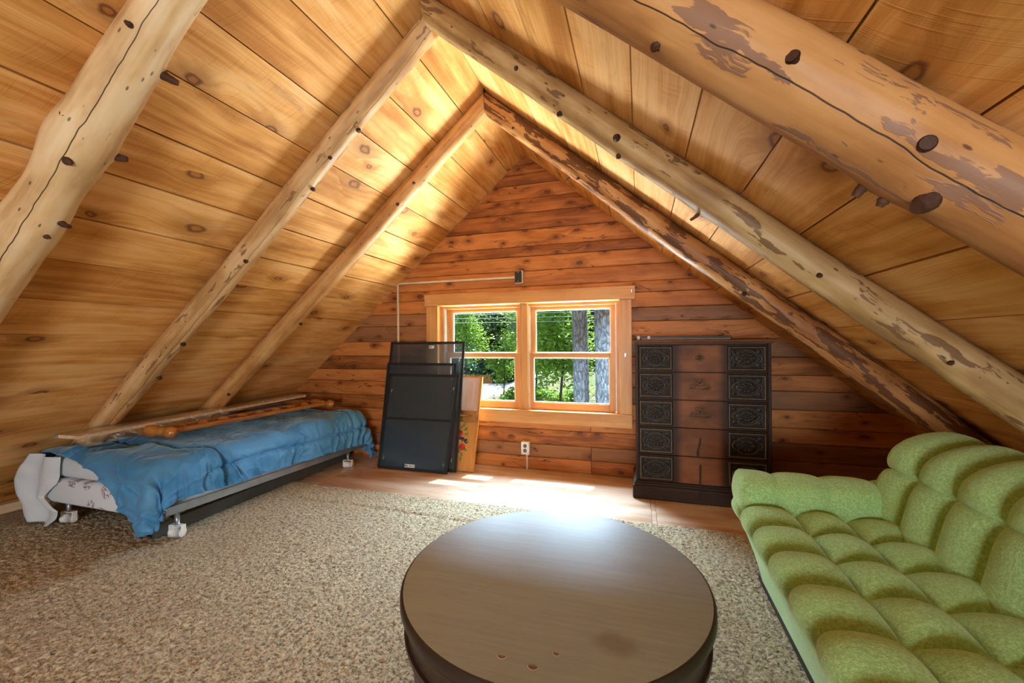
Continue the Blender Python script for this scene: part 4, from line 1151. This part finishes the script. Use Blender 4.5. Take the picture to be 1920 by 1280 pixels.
# turned headboard lying on the bed
hb = empty('turned_headboard', (-3.2, 2.7, .53), 'honey coloured spindle headboard with ball finials lying on the blue bed', 'headboard')
HZ = .588
def post(y, x_end, x_far):
    L = x_end - x_far
    pr = [(0, .020), (.004, .024), (L * .4, .026), (L - .33, .026), (L - .315, .032), (L - .300, .024), (L - .285, .026), (L - .265, .040), (L - .225, .044), (L - .185, .040), (L - .165, .030), (L - .155, .034), (L - .146, .030), (L - .138, .034), (L - .128, .030), (L - .118, .033), (L - .108, .024), (L - .098, .018), (L - .088, .026), (L - .070, .037), (L - .045, .042), (L - .020, .036), (L - .006, .022), (L, .006)]
    MB().lathe(pr, (x_far, y, HZ), (1, .02, .0), 28).build('post', M['maple'], hb)
post(2.010, -3.065, -3.74); post(3.385, -2.925, -3.66)
def rail_(x0, x1, w, h, dz=0):
    P0, P1 = np.array([x0, 2.015, HZ + dz]), np.array([x1, 3.385, HZ + dz])
    d = P1 - P0; L = np.linalg.norm(d); rot = Matrix.Rotation(math.atan2(d[1], d[0]), 3, 'Z')
    MB().box((P0 + P1) / 2, (L, w, h), rot, bevel=.006, seg=2).build('rail', M['maple'], hb)
rail_(-3.155, -3.05, .044, .030); rail_(-3.31, -3.21, .046, .030); rail_(-3.62, -3.52, .05, .022)
for k in range(8):
    y = 2.16 + k * .155; f = (y - 2.015) / 1.37
    xa_, xb_ = -3.31 + .10 * f, -3.155 + .105 * f
    L = xb_ - xa_
    MB().lathe([(0, .008), (L * .15, .010), (L * .3, .023), (L * .5, .030), (L * .7, .021), (L * .85, .009), (L, .008)], (xa_, y, HZ + .004), (1, 0, 0), 16).build('spindle', M['maple'], hb)
pk = empty('wrapped_plank', (-3.43, 2.6, .64), 'long pale plank in clear plastic wrap lying on the bed beside the headboard', 'plank')
pa, pb_ = np.array([-3.415, 1.63, .624]), np.array([-3.53, 3.58, .632])
d = pb_ - pa; L = np.linalg.norm(d); rot = Matrix.Rotation(math.atan2(d[1], d[0]), 3, 'Z') @ Matrix.Rotation(-math.asin(d[2] / L), 3, 'Y')
MB().box((pa + pb_) / 2, (L, .175, .022), rot, bevel=.003, ax=0).build('board', M['plank'], pk)
def wrap():
    N = NT('crinkled_clear_plastic')
    fr = schlick(N)
    co = N.n('TexCoord').outputs['Object']
    bp = N.n('Bump', None, Strength=.8, Distance=.02, Height=N.noise(co, 28, 3))
    t = N.n('BsdfTransparent', None, Color=(.93, .95, .95)); g = N.n('BsdfGlossy', None, Color=(1, 1, 1), Roughness=.14); N.t.links.new(bp.outputs[0], g.inputs['Normal'])
    df = N.n('BsdfDiffuse', None, Color=(.75, .85, .85, 1)); N.t.links.new(bp.outputs[0], df.inputs['Normal'])
    td = N.n('MixShader', None, i0=N.rng(N.noise(co, 17, 4, .6), .45, .7, .05, .45), i1=t.outputs[0], i2=df.outputs[0])
    mx = N.n('MixShader', None, i0=N.math('ADD', fr, .12, clamp=True), i1=td.outputs[0], i2=g.outputs[0])
    N.t.links.new(mx.outputs[0], N.out.inputs[0])
    n = 160; s = np.linspace(-.01, 1.005, n)
    R = np.array(rot)
    prof = [(-.089, -.011), (-.092, .014), (-.04, .0145), (.04, .0145), (.091, .014), (.099, -.006), (.125, -.03), (.165, -.055)]
    P = np.zeros((n, len(prof), 3))
    for i, q in enumerate(s):
        c = pa + d * q
        for j, (yy, z) in enumerate(prof):
            k = max(0, j - 4)
            fl = 1.0 if q < .35 else max(.15, 1 - (q - .35) * 2.6)
            yy2 = yy if j < 5 else .091 + (yy - .091) * fl
            z2 = z if j < 5 else .012 + (z - .012) * fl
            loc = np.array([0, -yy2, z2])
            P[i, j] = c + R @ loc
    off = .004 + .010 * np.linspace(0, 1, len(prof))[None] * np.abs(vn(s[:, None] * 40, np.arange(len(prof))[None] * 1.7))
    P[..., 2] += .001 + off * .5; P[:, 5:, 0] += .012 * vn(s[:, None] * 34, np.arange(3)[None] * 2.1, 7)
    mb = MB(); mb.grid(P, P, True)
    mb.build('plastic_wrap', N.m, pk)
wrap()

# ------------------------------------------------------------------ outside
def leaf_mat(name, a, b, tr=.5):
    N = NT(name)
    g = N.n('NewGeometry'); rnd = g.outputs['Random Per Island']
    c = N.mix(rnd, a, b)
    d = N.n('BsdfDiffuse', None, Color=c); t = N.n('BsdfTranslucent', None, Color=N.mix(.35, c, (.45, .60, .08)))
    gl = N.n('BsdfGlossy', None, Color=(.8, .9, 1), Roughness=.35)
    m1 = N.n('MixShader', None, i0=tr, i1=d.outputs[0], i2=t.outputs[0]); m2 = N.n('MixShader', None, i0=.05, i1=m1.outputs[0], i2=gl.outputs[0])
    N.t.links.new(m2.outputs[0], N.out.inputs[0]); return N.m
LM = [leaf_mat('leaf_bright', (.10, .26, .03), (.24, .42, .05), .5), leaf_mat('leaf_deep', (.03, .11, .035), (.07, .18, .05), .35), leaf_mat('leaf_blue_green', (.02, .085, .045), (.05, .14, .06), .3)]
def bark_mat(name, a, b):
    N = NT(name); co = N.n('TexCoord').outputs['Object']
    v = N.n('TexVoronoi', {'feature': 'DISTANCE_TO_EDGE'}, Vector=N.vmul(co, (16, 16, 5)), Scale=1.0).outputs[0]; n = N.noise(N.vmul(co, (20, 20, 8)), 1, 4, .65)
    c = N.mix(N.rng(n, .35, .65), a, b); c = N.mix(N.rng(v, .02, .14, .7, 0), c, tuple(q * .3 for q in a))
    N.bsdf(c, .9, N.math('ADD', v, n), .9, .05); return N.m
BK = [bark_mat('grey_bark', (.10, .13, .155), (.22, .26, .29)), bark_mat('dark_bark', (.04, .035, .03), (.09, .08, .07))]
def leaves(mb, cen, rad, n, size, seed, clumps=14):
    r = np.random.default_rng(seed)
    cc = r.normal(size=(clumps, 3)); cc /= np.linalg.norm(cc, axis=1)[:, None]; cc *= (r.random((clumps, 1))**.4) * .8
    k = r.integers(0, clumps, n)
    p = cc[k] + r.normal(size=(n, 3)) * np.array([.26, .26, .15])
    c = np.array(cen) + p * np.array(rad)
    ax = r.normal(size=(n, 3)) * np.array([1, 1, .45]); ax /= np.linalg.norm(ax, axis=1)[:, None]
    up = r.normal(size=(n, 3)) * .6 + np.array([0, 0, 1.0]); bx = np.cross(up, ax); bx /= np.linalg.norm(bx, axis=1)[:, None] + 1e-9
    s = size * (.6 + .8 * r.random((n, 1)))
    V = np.stack([c - ax * s, c + bx * s * .48 - np.array([0, 0, 1]) * s * .12, c + ax * s, c - bx * s * .48 - np.array([0, 0, 1]) * s * .12], 1).reshape(-1, 3)
    i = np.arange(n) * 4
    mb.add(V, np.stack([i, i + 1, i + 2, i + 3], 1).tolist(), None, False)
def tree(name, x, y, gz, h, rad, n, size, mi, label, seed, trunk=.12, lean=0, bark=1, base=.25, group=None, cat='tree', clumps=16):
    root = empty(name, (x, y, gz), label, cat, group)
    t = np.linspace(0, 1, 12)
    pts = np.stack([x + lean * t + .08 * np.sin(t * 4 + seed), y + .08 * np.cos(t * 5 + seed), gz + t * h * .9], 1)
    mb = MB().tube(pts, trunk * (1.05 - .75 * t), 10)
    r = random.Random(seed)
    for q in range(7):
        f = r.uniform(.3, .85); a = r.uniform(0, 2 * PI); b = np.array([np.interp(f, t, pts[:, i]) for i in range(3)]); l = rad * r.uniform(.5, .9)
        mb.tube([b, b + np.array([math.cos(a) * l * .5, math.sin(a) * l * .5, .25 * l]), b + np.array([math.cos(a) * l, math.sin(a) * l, .35 * l])], [trunk * .3, trunk * .2, trunk * .06], 6)
    mb.build('trunk', BK[bark], root)
    f = MB(); leaves(f, (x + lean * .6, y, gz + h * (.5 + base / 2)), (rad, rad, h * (1 - base) / 2 * 1.05), n, size, seed, clumps)
    f.build('foliage', LM[mi], root)
    return root
def big_trunk(x, y, r, label, seed):
    t = np.linspace(0, 1, 60); n = 40; th = np.linspace(0, 2 * PI, n, endpoint=False)
    z = -2.7 + t * 17.0
    R = (r * (1.12 - .3 * t) + .25 * np.exp(-t * 26))[:, None] * (1 + .05 * vn(np.cos(th)[None] * 2 + seed, np.sin(th)[None] * 2, z[:, None] * .5) + .035 * vn(np.cos(th)[None] * 7 + seed, np.sin(th)[None] * 7, z[:, None] * 1.4))
    cx = x + .06 * np.sin(z * .25 + seed); P = np.stack([cx[:, None] + R * np.cos(th)[None], y + R * np.sin(th)[None], np.broadcast_to(z[:, None], R.shape)], -1)
    root = empty('tree', (x, y, -2.7), label, 'tree', 'tall trunks close outside the window')
    mb = MB(); mb.grid(P, P, True, close_v=True); mb.build('trunk', BK[0], root)
    f = MB(); leaves(f, (x - .8, y - .6, 14.6), (2.2, 2.2, 1.6), 900, .16, seed, 12); f.build('foliage', LM[1], root)
big_trunk(-1.222, 9.0, .158, 'straight grey tree trunk outside the right sash, the slimmer of the two', 3)
big_trunk(-.66, 8.6, .255, 'broad grey tree trunk at the far right edge of the window view', 8)
# ground, road and the wooded slope
xs_ = np.linspace(-60, 40, 90); ys_ = np.concatenate([np.linspace(4.6, 50, 90), np.linspace(51, 90, 30)])
GX, GY = np.meshgrid(xs_, ys_, indexing='ij')
def gz(x, y): return -2.75 + 1.35 * sstep(-8.4, -4.5, np.asarray(x) + (np.asarray(y) - 16) * .18) * sstep(9, 15, y) + .42 * np.maximum(np.asarray(y) - 41, 0) + .10 * fbm(np.asarray(x) * .6, np.asarray(y) * .6, 0, 5, 3)
G = np.stack([GX, GY, gz(GX, GY)], -1)
N = NT('forest_floor'); co = N.n('TexCoord').outputs['Object']; a = N.noise(co, 3.5, 5, .7); b = N.noise(co, .5, 3)
c = N.mix(N.rng(a, .35, .65), (.045, .06, .025), (.20, .17, .12)); c = N.mix(N.rng(b, .45, .6, 0, .8), c, (.06, .12, .03))
N.bsdf(c, .95, a, .8, .1)
gm = MB(); gm.grid(G, G, True); tag(gm.build('ground_outside', N.m, origin=(0, 0, 0)), kind='structure')
N = NT('pale_gravel'); co = N.n('TexCoord').outputs['Object']; a = N.noise(co, 6, 5, .7)
N.bsdf(N.mix(N.rng(a, .3, .7), (.50, .49, .46), (.68, .67, .64)), .95, a, .3, .05)
u = np.linspace(0, 1, 60)[:, None]; v = np.linspace(0, 1, 14)[None]
RX = -40 + 33 * u + 0 * v; RY = 27.5 + 9 * v + 1.5 * np.sin(u * 3) - 2.0 * u
rm = MB(); RP = np.stack([RX, RY + 0 * RX, gz(RX, RY) + .06 + .03 * fbm(RX, RY)], -1); rm.grid(RP, RP, True)
tag(rm.build('gravel_road', N.m), kind='structure')
specs = [
 ('tree', -17.5, 42, 11, 4.2, 5200, .24, 1, 'dense tree behind the gravel road, at the left edge of the left sash'),
 ('tree', -14.2, 44, 12, 3.8, 5000, .24, 2, 'dark blue-green tree behind the gravel road, second from the left'),
 ('tree', -11.4, 41, 11, 3.6, 5000, .23, 1, 'leafy tree behind the gravel road, just left of the mullion'),
 ('tree', -8.4, 43, 12, 3.8, 5000, .24, 2, 'dark tree seen behind the window mullion beyond the road'),
 ('tree', -5.2, 42, 12, 3.8, 5000, .24, 1, 'tree far behind the bright maple in the right sash'),
 ('tree', -1.8, 43, 12, 4.0, 5000, .24, 2, 'dark tree far behind the two grey trunks'),
 ('tree', 2.4, 42, 12, 4.2, 3500, .26, 1, 'tree beyond the right edge of the window view'),
 ('tree', -22, 43, 12, 4.2, 3500, .26, 2, 'tree beyond the left edge of the window view'),
]
for i, (nm, x, y, h, rad, n, sz, mi, lb) in enumerate(specs):
    tree(nm, x, y, float(gz(x, y)) - .1, h, rad, n, sz, mi, lb, 40 + i, .2, 0, 1, .02, 'forest trees beyond the road', clumps=26)
for i in range(9):
    x = -22 + i * 3.0; y = 50 + (i % 2) * 2
    tree('tree', x, y, float(gz(x, y)) - .2, 15, 3.4, 2600, .34, 2, 'dark forest tree high on the wooded slope', 70 + i, .22, 0, 1, .0, 'trees on the wooded slope', clumps=20)
for i, (x, y, h, rad, n, mi, lb) in enumerate([(-15.6, 37.6, 2.6, 2.0, 2600, 2, 'low dark shrub at the far road edge, left'), (-12.6, 37.9, 2.4, 2.0, 2600, 1, 'low shrub at the far road edge, in the middle of the left sash'), (-9.8, 37.4, 2.6, 1.9, 2600, 2, 'low dark shrub at the far road edge, beside the mullion')]):
    tree('shrub', x, y, float(gz(x, y)), h, rad, n, .17, mi, lb, 90 + i, .05, 0, 1, .0, 'shrubs along the road', 'shrub')
tree('maple', -2.62, 14.2, float(gz(-2.6, 14.2)), 6.2, 1.35, 9500, .075, 0, 'bright green sunlit maple seen left of the grey trunks in the right sash', 5, .05, .2, 1, .12, None, 'tree', 30)
tree('maple', -4.35, 17.5, float(gz(-4.3, 17.5)), 5.6, 1.2, 5200, .085, 0, 'bright green sapling seen just right of the mullion', 6, .045, 0, 1, .1, None, 'tree', 20)
tree('sapling', -8.9, 20.5, float(gz(-8.9, 20.5)), 6.6, 1.2, 3200, .09, 0, 'light green sapling at the left edge of the left sash', 9, .06, 0, 1, .35, None, 'tree', 12)
tree('sapling', -6.35, 19, float(gz(-6.3, 19)), 4.0, .75, 2400, .075, 0, 'light green sapling beside the mullion in the left sash', 12, .04, 0, 1, .15, None, 'tree', 10)
tree('tree', -5.95, 20.5, float(gz(-5.9, 20.5)), 11, 2.0, 1400, .15, 1, 'leaning slim grey trunk in the left sash next to the mullion', 14, .26, -.9, 0, .62, None, 'tree', 12)
for i, (x, y) in enumerate([(-4.6, 15.0), (-3.9, 15.6), (-3.2, 15.2), (-2.4, 15.8)]):
    tree('fern_clump', x, y, float(gz(x, y)), .9, .6, 700, .085, 0, ['pale fern clump on the bank, right of the mullion', 'fern clump on the bank below the maple, second from the mullion', 'fern clump on the bank below the maple, third from the mullion', 'fern clump on the bank just left of the grey trunks'][i], 30 + i, .01, 0, 1, 0, 'ferns on the bank', 'fern', 10)
ug = MB(); r_ = np.random.default_rng(77); n_ = 9000
px_ = -7.5 + 9.5 * r_.random(n_); py_ = 10.5 + 11 * r_.random(n_); pz_ = gz(px_, py_) + .02 + .22 * r_.random(n_)**2
sz_ = .05 + .06 * r_.random(n_); an_ = r_.random(n_) * 2 * PI; tl_ = (r_.random(n_) - .3) * .9
dx_, dy_ = np.cos(an_), np.sin(an_)
cc_ = np.stack([px_, py_, pz_], 1); a1_ = np.stack([dx_, dy_, tl_], 1) * sz_[:, None]; b1_ = np.stack([-dy_, dx_, 0 * dx_], 1) * sz_[:, None] * .5
ug.add(np.stack([cc_ - a1_, cc_ + b1_, cc_ + a1_, cc_ - b1_], 1).reshape(-1, 3), np.arange(n_ * 4).reshape(-1, 4).tolist(), None, False)
tag(ug.build('undergrowth', leaf_mat('undergrowth_leaf', (.10, .17, .05), (.30, .34, .16), .3)), 'low leafy undergrowth carpeting the bank below the trunks', 'undergrowth', kind='stuff')
for i, (z, dz) in enumerate([(2.13, -.05), (1.98, -.02), (1.84, -.03)]):
    t = np.linspace(0, 1, 40)
    w = MB().tube(np.stack([-14 + 22 * t, 12.5 + .6 * t, z + .6 * (t - .5)**2 + dz * t], 1), .008, 6)
    tag(w.build('power_line', plain('pale_wire', (.45, .55, .6), .5)), ['uppermost of the three thin wires crossing the right sash', 'middle of the three thin wires crossing the right sash', 'lowest of the three thin wires crossing the right sash'][i], 'wire', 'wires outside the window')

# ------------------------------------------------------------------ light
def area(name, loc, target, sx, sy, power, col):
    l = bpy.data.lights.new(name, 'AREA'); l.shape = 'RECTANGLE'; l.size = sx; l.size_y = sy; l.energy = power; l.color = col
    o = bpy.data.objects.new(name, l); COL.objects.link(o); o.location = loc
    dv = Vector(target) - Vector(loc); o.rotation_euler = dv.to_track_quat('-Z', 'Y').to_euler(); return o
sun = bpy.data.lights.new('sun', 'SUN'); sun.energy = 15.0; sun.angle = math.radians(.6); sun.color = (1, .97, .91)
so_ = bpy.data.objects.new('sun', sun); COL.objects.link(so_); so_.location = (5, 20, 30)
so_.rotation_euler = Vector((-.12, -.50, -1)).to_track_quat('-Z', 'Y').to_euler()
area('sky_fill_above', (-1.0, 6.2, 3.7), (-1.0, 3.3, .6), 4.4, 2.6, 3000, (.55, .77, 1.0))  # added area lamp out of view, strengthens skylight through the window
area('ground_bounce_fill', (-1.0, 5.0, -.55), (-1.0, 3.2, 1.9), 3.0, 1.4, 1250, (.88, .95, 1.0))  # added area lamp below the view, stands in for sunlit ground bounce
area('rear_opening_fill', (.125, YB - .05, .875), (-.6, 2, 1.2), 1.2, 1.0, 115, (.84, .93, 1.0))  # added fill lamp behind the camera, brightens surfaces facing the room
Wd = bpy.data.worlds.new('world'); S.world = Wd; Wd.use_nodes = True
nt = Wd.node_tree; nt.nodes.clear()
sk = nt.nodes.new('ShaderNodeTexSky'); sk.sky_type = 'NISHITA'; sk.sun_disc = False; sk.sun_elevation = math.radians(57); sk.sun_rotation = math.radians(15)
bg = nt.nodes.new('ShaderNodeBackground'); bg.inputs[1].default_value = .28
wo = nt.nodes.new('ShaderNodeOutputWorld'); nt.links.new(sk.outputs[0], bg.inputs[0]); nt.links.new(bg.outputs[0], wo.inputs[0])
S.view_settings.view_transform = 'Standard'; S.view_settings.look = 'None'; S.view_settings.exposure = 0.42; S.view_settings.gamma = 1.0; S.view_settings.use_curve_mapping = False
S.cycles.use_denoising = True
S.cycles.max_bounces = 10; S.cycles.diffuse_bounces = 6; S.cycles.transparent_max_bounces = 16
S.cycles.sample_clamp_indirect = 6.0
